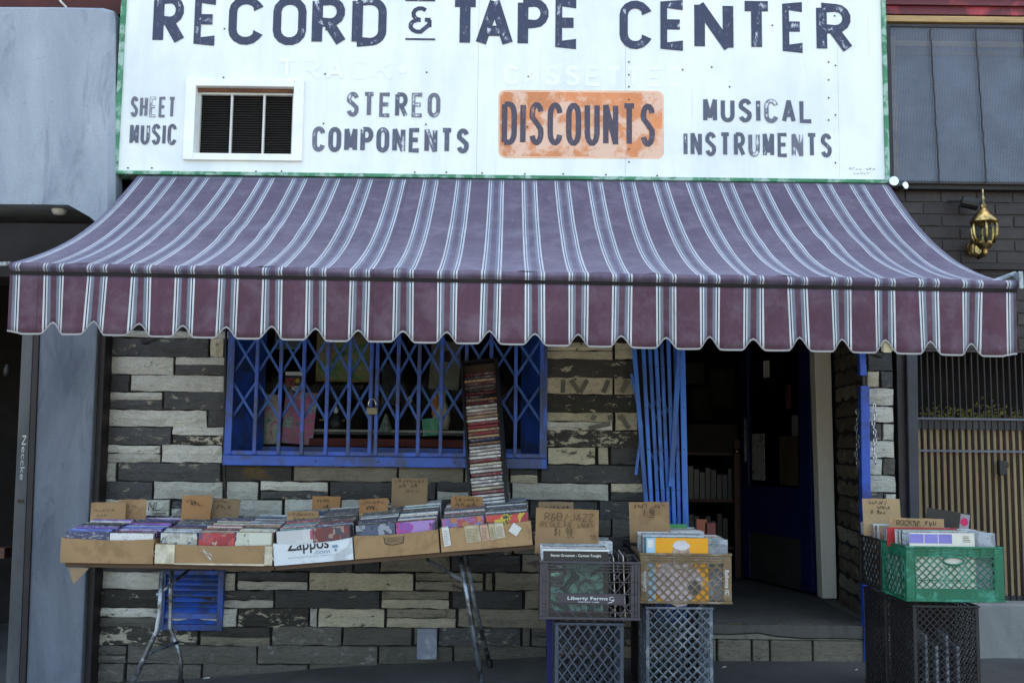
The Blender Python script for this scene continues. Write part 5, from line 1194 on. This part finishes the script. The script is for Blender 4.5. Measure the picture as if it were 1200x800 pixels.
sign_card('brown card standing at the back of the white box', 365, 398, 581, 606, -.32, CARDO, [('~~~~',.15,.72,.5,.14,S_),('~~_',.4,.45,.3,.14,S_*1.2)], sub=.06)
sign_card('orange-brown card with folded lower half in the box beside the white one', 421, 455, 584, 613, -.55, CARDO, [('~~~~~~',.08,.78,.8,.12,S_),('~~~_',.25,.56,.42,.15,S_*1.5)], tilt=-3, fold=.42, sub=.04)
sign_card('largest tall brown card standing above the box beside the white one', 458, 500, 560, 602, -.42, CARDD, [('~~~~~~~~',.08,.88,.85,.08,S_),('~~ ~~',.2,.74,.55,.10,S_*1.3),('~~~',.4,.60,.4,.08,S_)], sub=.05)
sign_card('orange-brown card with pale folded foot beside the disc tower', 528, 565, 581, 606, -.50, CARDO, [('~~~~~~',.12,.76,.78,.14,S_),('~~~~',.15,.5,.7,.2,S_*1.4)], fold=.38, sub=.05)
sign_card('wide cardboard sign reading R&B/JAZZ REGULAR above the left crate of records', 627, 701, 596, 640, -.88, CARD, [('R&B/JAZZ',.14,.68,.80,.19,.0032),('REGULAR ~~~~',.08,.51,.86,.13,.0026),('$1.98',.30,.28,.30,.20,.0032),('__',.50,.24,.14,.1,.003),('~~',.86,.28,.1,.06,.0022),('~~',.88,.22,.08,.05,.0022)], tilt=1.2, sub=.04, ink=INKL, lean=4)
sign_card('dull card peeping out behind the R&B/JAZZ sign', 631, 672, 588, 605, -.72, CARDD, [('~~~~~~',.15,.45,.75,.3,.0028)], sub=.06)
sign_card('reddish-edged cardboard sign with scribbled price above the yellow record', 738, 785, 588, 624, -.62, CARD, [('~~~~ ~~~~',.10,.80,.80,.12,.0024),('1.98',.35,.56,.3,.2,.003),('_',.48,.50,.2,.05,.0028)], tilt=-1, sub=.05)
sign_card('square buff card standing in the rear crate on the right', 1012, 1056, 584, 614, -.70, CARDE, [('~~~~~~',.15,.78,.5,.12,.0026),('~~~~~~',.38,.60,.35,.10,.0026),('~ ~~~',.2,.38,.4,.16,.0028)], sub=.06)
sign_card('low card reading ROCK in the green crate', 1043, 1107, 607, 624, -.98, CARD, [('ROCK~~ ~~~',.12,.50,.74,.34,.0032),('~~~~',.26,.12,.22,.22,.0028),('~~',.82,.10,.1,.12,.002)], sub=.05, tilt=.6)

# ------------------------------------------------------------------ disc tower
TB, TT = pix(574.5, 622, -.50), pix(560.5, 421, -.13)
zt_ = (TT - TB).normalized(); xt_ = Vector((math.cos(R(6)), -math.sin(R(6)), 0)); xt_ = (xt_ - zt_*xt_.dot(zt_)).normalized(); yt_ = zt_.cross(xt_)
TM = Matrix.Identity(4)
for i in range(3): TM[i][0], TM[i][1], TM[i][2], TM[i][3] = xt_[i], yt_[i], zt_[i], TB[i]
TH = (TT-TB).length; tw = thing('disc_tower', 'tall black rack of disc cases leaning against the window gate', 'rack', TM)
hw = .094
for s in (-1, 1): MB(TM).box(s*(hw+.008)-.008, s*(hw+.008)+.008, -.006, .15, 0, TH).build('side_panel', BLACKP, tw, bevel=.002)
MB(TM).box(-hw, hw, .142, .15, 0, TH).build('back_panel', BLACKP, tw); MB(TM).box(-hw, hw, 0, .142, TH-.012, TH).build('top_panel', BLACKP, tw); MB(TM).box(-hw, hw, 0, .142, 0, .012).build('bottom_panel', BLACKP, tw)
MB(TM).box(-hw+.002, hw-.002, .03, .135, TH-.075, TH-.02).build('bare_back_board', pm('brown_board', (.05,.03,.02), .7), tw)
z = .014; i = 0
while z < TH-.085:
    f = z/TH; cn = rnd.choice('white white pink white cream pale red white'.split() if f < .45 else 'white cream tan red pale pink charcoal navy brown white'.split() if f < .72 else 'brown charcoal black tan black grey cream maroon charcoal'.split())
    where = 'lower' if f < .33 else 'middle' if f < .66 else 'upper'
    case_obj('disc_case', TM @ Matrix.Translation((rnd.uniform(-.003,.003), .006 + rnd.uniform(0,.008), z)) @ Matrix.Rotation(R(rnd.uniform(-.5,.5)), 4, 'Y'), 2*hw-.008, .125, .0125, printed(cn, 'spine'), cn + '-spined disc case lying flat in the %s third of the leaning black tower' % where, 'disc case', 'disc cases stacked in the black tower')
    z += .0208; i += 1

# ------------------------------------------------------------------ crates
def clipseg(x0, z0, x1, z1, L, Rr, B, T):
    t0, t1 = 0, 1; dx, dz = x1-x0, z1-z0
    for p_, q__ in ((-dx, x0-L), (dx, Rr-x0), (-dz, z0-B), (dz, T-z0)):
        if abs(p_) < 1e-9:
            if q__ < 0: return None
        else:
            r_ = q__/p_
            if p_ < 0: t0 = max(t0, r_)
            else: t1 = min(t1, r_)
    return None if t0 >= t1 else (x0+dx*t0, z0+dz*t0, x0+dx*t1, z0+dz*t1)
def lattice(mb, P, L, Rr, B, T, pitch, w_, d_, dirs=(1,-1), slope=1.0, skip=None):
    """P(x, z, off) maps panel coordinates to 3-D; both diagonal directions"""
    H = T-B
    for s in dirs:
        x = L - H/slope - pitch
        while x < Rr + H/slope + pitch:
            c = clipseg(x, B, x + s*H/slope, T, L, Rr, B, T)
            if c and (c[2]-c[0])**2 + (c[3]-c[1])**2 > .0002:
                a, b = P(c[0], c[1], .0006*s), P(c[2], c[3], .0006*s); up = P(0,0,1)-P(0,0,0); mb.bar(a, b, w_, d_, up=up)
            x += pitch
def crate(label, name, M, w_, h_, d_, mats, style, group):
    t = thing(name, label, 'crate', M, group); g = .006; m0 = mats
    P_f = lambda x, z, o: Vector((x, g/2 + o, z)); P_b = lambda x, z, o: Vector((x, d_-g/2 + o, z))
    P_l = lambda y, z, o: Vector((-w_/2+g/2+o, y, z)); P_r = lambda y, z, o: Vector((w_/2-g/2+o, y, z))
    cp = .018 if style in ('stand', 'fine') else .042
    # corner posts
    for sx in (-1, 1):
        for y0_, y1_ in ((0, cp*.7), (d_-cp*.7, d_)):
            x0_, x1_ = (-w_/2, -w_/2+cp) if sx < 0 else (w_/2-cp, w_/2); MB(M).box(x0_, x1_, y0_, y1_, .012, h_-.012).build('corner_post', m0, t, bevel=.003)
    rim = .05 if style in ('liberty','brown','green') else .014
    for z0_, z1_ in ((h_-.011, h_), (0, .012)):
        mb = MB(M); mb.box(-w_/2-.003, w_/2+.003, -.003, g, z0_, z1_).box(-w_/2-.003, w_/2+.003, d_-g, d_+.003, z0_, z1_).box(-w_/2-.003, -w_/2+g, g, d_-g, z0_, z1_).box(w_/2-g, w_/2+.003, g, d_-g, z0_, z1_); mb.build('rim' if z0_ else 'base_rim', m0, t, bevel=.002)
    L, Rr, B, T = -w_/2+cp, w_/2-cp, .012, h_-.012
    if style in ('liberty','brown','green'):
        # ribbed band under the rim
        mb = MB(M); zb_ = h_-rim
        for k in range(3): mb.box(L-cp+.002, Rr+cp-.002, -.001, g, zb_ + k*.014, zb_ + k*.014 + .004)
        n = 7
        for k in range(n): x = L + (Rr-L)*k/(n-1); mb.box(x-.002, x+.002, .0, g-.001, zb_+.004, h_-.011)
        mb.build('ribbed_band', m0, t)
        if style != 'liberty': MB(M).box(L, Rr, .005, .008, zb_+.002, h_-.011).build('band_backing', m0, t)
        T = zb_
    mb = MB(M)
    if style == 'liberty':
        zp0, zp1 = .076, .120
        MB(M).box(-.155, .165, .0015, .0055, zp0, zp1).build('name_plate', m0, t, bevel=.001)
        bprint('Liberty Farms', -.105, .085, zp0+.012, zp0+.032, LBL, 'printed_name', .012, t, M, .0006); bprint('DEPOSIT CASE', -.055, .045, zp0+.004, zp0+.0095, LBL, 'printed_small_text', .004, t, M, .0006)
        m2 = MB(M); pts_ = [(.105+.011*math.cos(a), .0004, zp0+.024+.008*math.sin(a)) for a in [R(40+30*k) for k in range(11)]] + [(.112,.0004,zp0+.012),(.10,.0004,zp0+.006),(.085,.0004,zp0+.004)]; m2.tube(pts_, .0016, 5); m2.build('printed_emblem', LBL, t)
        lattice(mb, P_f, L+.03, Rr-.03, zp1, T, .076, .0042, g, dirs=(-1,), slope=1.15); lattice(mb, P_f, L, Rr, .012, zp0, .072, .0042, g, dirs=(-1,), slope=.8)
        for x in (L-.028, L-.012, L+.0, Rr-.0, Rr+.016, Rr+.03): mb.box(x-.002, x+.002, .0, g, .012, h_-.011)
        for z_ in (zp0-.003, zp1+.001, .036, (zp1+T)/2+.006): mb.box(L-.03, Rr+.03, .0, g-.001, z_-.002, z_+.002)
        lattice(mb, P_f, Rr-.10, Rr-.0, .02, T, .05, .004, g, dirs=(1,), slope=1.3)
    elif style == 'green':
        MB(M).box(L, Rr, .001, .006, .012, .062).build('solid_lower_band', m0, t, bevel=.001)
        # oval handle ring
        zc_, m2 = T-.012, MB(M); m2.tube([(.048*math.cos(a)*1.05 - .005, .002, zc_-.006 + .017*math.sin(a)*1.15) for a in [2*math.pi*k/20 for k in range(21)]], .005, 6, False); m2.build('handle_ring', m0, t, smooth=True)
        for s, seg in ((0, (L, -.058)), (1, (.048, Rr))): lattice(mb, P_f, seg[0], seg[1], .062, T, .037, .0045, g)
        lattice(mb, P_f, -.058, .048, .062, zc_-.026, .037, .0045, g)
        for z_ in (.10, ): mb.box(L, Rr, 0, g-.001, z_-.0015, z_+.0015)
        mb.box(L, L+.004, .0, g, .012, T); mb.box(Rr-.004, Rr, .0, g, .012, T)
    elif style == 'brown':
        lattice(mb, P_f, L, Rr, .012, T, .044, .0058, g)
        mb.box(L, Rr, 0, g-.001, T-.022, T-.018)
        m2 = MB(M); m2.tube([(.052*math.cos(a) - .01, .0015, T-.006 + .022*math.sin(a)) for a in [R(180 + 180*k/12) for k in range(13)]], .004, 6, False); m2.build('handle_ring', m0, t, smooth=True)
        for s in (-1, 1): MB(M).box(*( (-w_/2+.004, L) if s < 0 else (Rr, w_/2-.004) ), -.0025, .0, .03, T-.006).build('end_plate', m0, t)
    else:
        lattice(mb, P_f, L, Rr, B, T, .048 if style == 'stand' else (.033 if style == 'fine' else .04), .0066 if style == 'stand' else .0036, g, slope=1.35 if style == 'stand' and mats is K_DBL else 1.0)
    mb.build('front_lattice', m0, t)
    pit = .05 if style != 'fine' else .03
    for P, nm in ((P_l, 'side_lattice'), (P_r, 'side_lattice')):
        mb = MB(M); lattice(mb, P, cp*.7, d_-cp*.7, B, h_-rim, pit, .0042, g)
        if rim > .02: mb.box(-w_/2 if P is P_l else w_/2-g, -w_/2+g if P is P_l else w_/2, cp*.7, d_-cp*.7, h_-rim, h_-.011)
        mb.build(nm, m0, t)
    mb = MB(M); lattice(mb, P_b, L, Rr, B, h_-rim, pit, .0042, g); mb.build('back_lattice', m0, t)
    mb = MB(M); k = 0
    x = -w_/2+.02
    while x < w_/2: mb.box(x, x+.006, g, d_-g, .002, .007); x += .03
    mb.build('bottom_slats', m0, t)
    return t
LBL = pm('white_crate_print', (.62,.66,.68), .5, var=.1)
K_LIB = pm('purple_grey_crate_plastic', (.048,.041,.050), .45, var=.2, vs=8, spec=.5)
K_BRN = pm('brown_crate_plastic', (.19,.125,.065), .5, var=.25, vs=8, dirt=((.3,.25,.2), .3, 12))
K_GRN = pm('green_crate_plastic', (.010,.13,.07), .42, var=.2, vs=7, dirt=((.05,.28,.2), .3, 9))
K_DRK = pm('dark_crate_plastic', (.022,.020,.022), .5, var=.3, vs=8)
K_GRY = pm('blue_grey_crate_plastic', (.10,.118,.15), .5, var=.25, vs=8, dirt=((.25,.27,.3), .3, 12))
K_DBL = pm('dark_blue_grey_crate_plastic', (.050,.060,.085), .5, var=.25, vs=8)
def crate_at(label, name, px0, px1, py0, py1, Y, d_, mat, style, group, yaw=0, zbase=None):
    a = pix(px0, py1, Y); b = pix(px1, py1, Y); t_ = pix((px0+px1)/2, py0, Y); m_ = pix((px0+px1)/2, py1, Y)
    z0 = m_.z if zbase is None else zbase; M = Matrix.Translation(((a.x+b.x)/2, Y, z0)) @ Matrix.Rotation(R(yaw), 4, 'Z')
    c = crate(label, name, M, b.x-a.x, t_.z-z0, d_, mat, style, group); return c, M, b.x-a.x, t_.z-z0
G1 = 'milk crates of records'; G2 = 'empty crates standing on end as supports'
YC = -1.25
cA = crate_at('dark purple-grey crate printed Liberty Farms, holding records left of the doorway', 'milk_crate', 632, 750, 657.5, 726, YC, .33, K_LIB, 'liberty', G1, yaw=-1)
xg = lambda M: zg(M.translation.x)
cA2 = crate_at('blue-grey diamond-mesh crate on end under the Liberty Farms crate', 'support_crate', 650, 731, 729.5, 800, YC+.02, .30, K_DBL, 'stand', G2, zbase=zg(.4)-.015)
YC2 = -.98
cB = crate_at('brown lattice crate holding the yellow record', 'milk_crate', 750, 858, 648, 707, YC2, .33, K_BRN, 'brown', G1, yaw=1)
cB2 = crate_at('pale blue-grey diamond-mesh crate on end under the brown crate', 'support_crate', 757, 836, 711, 800, YC2-.02, .30, K_GRY, 'stand', G2, zbase=zg(.8)-.012)
YC3 = -1.24
cC = crate_at('bright green crate of records at the right of the doorway', 'milk_crate', 1063, 1178, 640, 705, YC3, .33, K_GRN, 'green', G1)
Mc = cC[1]; cD = crate('dark grey crate of records directly behind the green crate', 'milk_crate', Mc @ Matrix.Translation((-.0,.345,0)), cC[2], cC[3], .33, K_DRK, 'plain', G1)
cC2 = crate_at('black fine-mesh crate on end under the green crate', 'support_crate', 1072, 1150, 709, 800, YC3+.02, .31, K_DRK, 'fine', G2, zbase=zg(2.2)-.01)
cD2 = crate('black crate on end behind the one under the green crate', 'support_crate', cC2[1] @ Matrix.Translation((-.01,.345,0)), cC2[2], cC2[3], .31, K_DRK, 'fine', G2)
cE = crate('grey crate of records hidden behind the Liberty Farms crate', 'milk_crate', cA[1] @ Matrix.Translation((.03,.36,0)), .46, cA[3], .33, K_DRK, 'plain', G1)
cE2 = crate('dark crate on end behind the one under the Liberty Farms crate', 'support_crate', cA2[1] @ Matrix.Translation((.02,.345,0)), cA2[2], cA2[3], .30, K_DRK, 'stand', G2)
cF = crate('dark crate of records hidden behind the brown crate', 'milk_crate', cB[1] @ Matrix.Translation((-.0,.36,0)), .46, cB[3], .33, K_DRK, 'plain', G1)
cF2 = crate('dark crate on end behind the one under the brown crate', 'support_crate', cB2[1] @ Matrix.Translation((.0,.345,0)), cB2[2], cB2[3], .30, K_DRK, 'stand', G2)
# dark bottles and jumble glimpsed inside the fine-mesh crate
bs = pm('brown_crate_marks', (.40,.38,.34), .5)
t = cB[0]; M = cB[1]; w_ = cB[2]; T_ = cB[3]-.05
def vprint(txt, x0, x1, z0, z1, mat, par, M, y, updir=False):
    cu = bpy.data.curves.new('tmp_text', 'FONT'); cu.body = txt; cu.offset = .01; cu.resolution_u = 3
    o = bpy.data.objects.new('tmp_text', cu); COL.objects.link(o); me = bpy.data.meshes.new_from_object(o.evaluated_get(bpy.context.evaluated_depsgraph_get())); bpy.data.objects.remove(o)
    xs_ = [v.co.x for v in me.vertices]; ys_ = [v.co.y for v in me.vertices]; a0, a1, c0_, c1_ = min(xs_), max(xs_), min(ys_), max(ys_); vs = []
    for v in me.vertices:
        s = (v.co.x-a0)/(a1-a0); q__ = (v.co.y-c0_)/(c1_-c0_)
        vs.append((x0 + (1-q__)*(x1-x0), y, z0 + s*(z1-z0)) if updir else (x0 + q__*(x1-x0), y, z1 - s*(z1-z0)))
    b = MB(M); b.add(vs, [tuple(p.vertices) for p in me.polygons]); bpy.data.meshes.remove(me); return b.build('printed_name', mat, par)
vprint('Bellonte IC', w_/2-.034, w_/2-.014, .045, T_-.03, LBL, t, M, -.0034); vprint('California', -w_/2+.012, -w_/2+.03, .06, T_-.04, LBL, t, M, -.0034, True)

# records
def lps(M, x, y0_, y1_, z0_, n, label, group, w_=.312, h_=.312, ry=0, mat=None, lean=5, edge_h=None):
    for i in range(n):
        y = y0_ + (y1_-y0_)*i/max(1, n-1)
        Mr = M @ Matrix.Translation((x + rnd.uniform(-.006,.006), y, z0_ + rnd.uniform(-.003,.006))) @ Matrix.Rotation(R(ry + rnd.uniform(-.6,.6)), 4, 'Z') @ Matrix.Rotation(-R(lean + rnd.uniform(-1,1)), 4, 'X')
        cn = rnd.choice(PAL_LP); case_obj('record', Mr, w_, .004, h_, printed(cn, 'sleeve'), cn + ' ' + label, 'record', group)
# Liberty crate: records face forward left, more edge-on right
M = cA[1]; w_ = cA[2]
lps(M, -w_/2+.165, .03, .29, .012, 20, 'record sleeve filed facing the front in the Liberty Farms crate', 'forward-facing records in the Liberty Farms crate')
BLK = pm('black_sleeve', (.018,.018,.02), .35)
GRNART = card_art('green_print_art', [(.01,.011,.012),(.011,.012,.012),(.012,.014,.014),(.05,.10,.085),(.02,.02,.02),(.02,.02,.02),(.12,.2,.17)], 9)
Mf = M @ Matrix.Translation((-w_/2+.172, .0085, .010)) @ Matrix.Rotation(-R(1), 4, 'X')
fr_ = thing('front_record', 'black record sleeve with white title, front of the Liberty Farms crate', 'record', Mf)
MB(Mf).box(-.156,.156,0,.004,0,.312).build('sleeve', BLK, fr_); bprint('Steven Grossman - Caravan Tonight', -.12, .12, .278, .294, PAPER, 'printed_title', .01, fr_, Mf, -.0004)
MB(Mf).box(-.12,.13,-.0006,-.0001,.03,.262).build('cover_picture', GRNART, fr_)
MB(Mf).box(-.158,.158,-.0002,.0045,.308,.3165).build('white_top_edge', PAPER, fr_)
for i in range(5):
    Mr = M @ Matrix.Translation((w_/2-.13+.022*i, .17, .012)) @ Matrix.Rotation(R(90+rnd.uniform(-2,2)), 4, 'Z') @ Matrix.Rotation(-R(2), 4, 'X')
    case_obj('record', Mr, .30, .004, .285 + rnd.uniform(-.01,.004), printed('cream' if i % 2 else 'black', 'sleeve'), ('cream' if i % 2 else 'black') + ' record standing edge-on at the right of the Liberty Farms crate', 'record', 'edge-on records in the Liberty Farms crate')
lps(WM[cE], -.05, .03, .29, .012, 18, 'record filed in the crate behind the Liberty Farms crate', 'records behind the Liberty Farms crate', lean=8)
# brown crate
M = cB[1]; w_ = cB[2]
lps(M, -w_/2+.19, .05, .29, .012, 18, 'record sleeve filed facing the front behind the yellow record', 'forward-facing records in the brown crate')
YART = card_art('yellow_cover', [(.50,.19,.003),(.54,.23,.004),(.52,.21,.006)], 4); 
Mf = M @ Matrix.Translation((-w_/2+.19, .0105, .010)) @ Matrix.Rotation(-R(1), 4, 'X')
yr = thing('yellow_record', 'bright orange-yellow record sleeve with a pale portrait in the brown crate', 'record', Mf)
MB(Mf).box(-.156,.156,0,.004,0,.312).build('sleeve', YART, yr); MB(Mf).box(-.156,-.112,-.0008,-.0001,0,.312).build('pale_blue_strip', pm('pale_blue_strip', (.30,.48,.62), .4), yr)
MB(Mf).box(-.150,-.122,-.0014,-.0009,.262,.302).build('white_label', PAPER, yr)
def ell(cx, cz, rx, rz, y, name, mat, par, n=20, rough=.08):
    pts_ = [(cx + rx*math.cos(a)*(1+rnd.uniform(-rough,rough)), y, cz + rz*math.sin(a)*(1+rnd.uniform(-rough,rough))) for a in [2*math.pi*k/n for k in range(n)]]
    MB(Mf).add(pts_ + [(cx, y, cz)], [(k, (k+1)%n, n) for k in range(n)]).build(name, mat, par)
ell(.0, .10, .12, .12, -.0006, 'pink_robe', pm('pink_print', (.50,.40,.42), .5, var=.25, vs=25), yr); ell(.02, .235, .045, .052, -.0010, 'pale_portrait', pm('portrait_print', (.42,.30,.22), .5, var=.4, vs=30), yr)
ell(.02, .275, .042, .024, -.0014, 'white_hat', pm('white_print', (.62,.60,.62), .5), yr); ell(.085, .07, .035, .04, -.0014, 'dark_bird', pm('grey_print', (.10,.09,.08), .5, var=.3), yr)
lps(M, w_/2-.10, .03, .28, .012, 14, 'record corner showing at the right of the brown crate', 'records leaning at the right of the brown crate', w_=.16, h_=.302, ry=-14)
lps(WM[cF], .02, .03, .29, .012, 18, 'record filed in the crate behind the brown crate', 'records behind the brown crate', lean=8)
o = case_obj('green_record', WM[cF] @ Matrix.Translation((.03,.30,.03)), .20, .006, .312, pm('green_sleeve', (.10,.42,.14), .5), 'bright green sleeve edge at the back of the brown crate', 'record', None)
for k, (px, py) in enumerate(((822,612),(832,616))):
    o = MB().box(X(px-6,-.45,612), X(px+6,-.45,612), -.46, -.45, Z(py+22,-.45,825), Z(py-4,-.45,825)).build('red_sleeve', pm('red_orange_sleeve_%d' % k, (.18,.04,.02) if k == 0 else (.12,.02,.02), .5, var=.4), None, origin=pix(px, 640, -.45)); tag(o, ('orange-red' if k == 0 else 'dark red') + ' sleeve poking up behind the right of the brown crate', 'record')
# green crate and the one behind
M = cC[1]; w_ = cC[2]
lps(M, -w_/2+.175, .05, .30, .012, 22, 'record sleeve filed facing the front in the green crate', 'forward-facing records in the green crate')
Mf = M @ Matrix.Translation((-w_/2+.18, .0085, .010)) @ Matrix.Rotation(-R(1), 4, 'X')
vr = thing('violet_record', 'white sleeve with violet panels, front of the green crate', 'record', Mf)
MB(Mf).box(-.156,.156,0,.004,0,.312).build('sleeve', pm('off_white_sleeve', (.66,.64,.57), .5, var=.1), vr)
VIO = pm('violet_print', (.20,.18,.50), .45, var=.15)
for x0_, x1_ in ((-.156,-.088),(-.084,-.020),(-.016,.048)): MB(Mf).box(x0_, x1_, -.0007, -.0001, .262, .306).build('violet_panel', VIO, vr)
mb = MB(Mf); 
for k in range(4): mb.box(.10, .14-rnd.uniform(0,.012), -.0006, -.0001, .270+k*.008, .273+k*.008)
mb.build('small_text_lines', INKL, vr)['kind'] = 'stuff'
lps(M, w_/2-.085, .03, .30, .012, 14, 'record corner at the right of the green crate', 'records at the right of the green crate', w_=.13, h_=.305, ry=-10)
lps(WM[cD], -.06, .03, .30, .012, 20, 'record filed in the dark crate behind the green one', 'records in the dark rear crate')
rr = pic('red_edged_record', 'thin red sleeve edge behind the ROCK card in the green crate', 'record', 1040, 1122, 618, 640, -1.05, pm('red_sleeve_edge', (.45,.03,.04), .5), th=.005)
Mk = Matrix.Translation(pix(1110, 622, -.80)) @ Matrix.Rotation(R(8), 4, 'Y')
br = thing('black_pink_record', 'black sleeve with a pink disc on its corner behind the green crate', 'record', Mk)
MB(Mk).box(-.115,.105,0,.004,-.10,.105).build('sleeve', BLK, br); MB(Mk).box(.06,.108,-.001,0,.0,.10).build('grey_label', pm('grey_label', (.30,.27,.30), .6), br)
MB(Mk).tube([(.083,-.0015,.060),(.083,-.0008,.060)], .021, 16).build('pink_disc', pm('pink_print_disc', (.60,.02,.12), .5), br)
# blue board standing behind the left crate stack
o = leanbox((640,649,726), (642,651,812), YC+.40, YC+.46, 'blue_board', pm('deep_blue_board', (.012,.015,.12), .5), None, .002); tag(o, 'narrow deep blue upright strip beside the left crate stack', 'board')
# items inside the fine-mesh crate on the right
for k in range(5):
    M = cC2[1] @ Matrix.Translation((-.11 + .05*k, .14, .01)); o = case_obj('stored_magazine', M @ Matrix.Rotation(R(80), 4, 'Z'), .22, .012, .30 + .05*(k % 2), printed('grey', 'sleeve'), 'printed item packed inside the black fine-mesh crate', 'magazine', 'printed items inside the black fine-mesh crate')

# ------------------------------------------------------------------ litter
LEAF = pm('dry_leaf', (.12,.09,.055), .8, var=.4); mb = MB()
for i in range(26):
    px = rnd.choice((rnd.uniform(420, 500), rnd.uniform(430, 480), rnd.uniform(640, 800), rnd.uniform(280, 420))); x = X(px, -.12, 785); y = -rnd.uniform(.03, .35); z = zg(x) + .004 + .012*0; s = rnd.uniform(.006, .014); a = rnd.uniform(0, 6.28)
    c, s2 = math.cos(a)*s, math.sin(a)*s; h = rnd.uniform(.001,.006); mb.add([(x-c,y-s2,z+.001),(x-s2*.5,y+c*.5,z+h),(x+c,y+s2,z+.002),(x+s2*.5,y-c*.5,z+h)], [(0,1,2,3)])
tag(mb.build('dry_leaves', LEAF, origin=(X(460,-.1,785), -.1, zg(-.7))), 'scattered dry leaves on the pavement at the foot of the wall', 'leaves', kind='stuff')
for px, py, Y, s, m_, lb in ((849,778,-.25,.012,PAPER,'small white paper scrap on the pavement below the doorstep'), (1004,780,-.3,.008,PAPER,'bright white crumb of litter near the right crate stack'), (242,795,-.05,.02,PAPER,'white litter strip at the foot of the wall by the left table legs')):
    x = X(px, Y, py); z = zg(x) - .012*max(0,-Y) + .003
    o = MB().add([(x-s,Y,z),(x+s,Y+.004,z+.002),(x+s*.8,Y+.016,z+.004),(x-s*.7,Y+.013,z+.001),(x-s,Y,z+.002),(x+s,Y+.004,z+.004),(x+s*.8,Y+.016,z+.006),(x-s*.7,Y+.013,z+.003)], [(0,3,2,1),(4,5,6,7),(0,1,5,4),(1,2,6,5),(2,3,7,6),(3,0,4,7)]).build('paper_scrap', m_, None, origin=(x,Y,z)); tag(o, lb, 'litter')
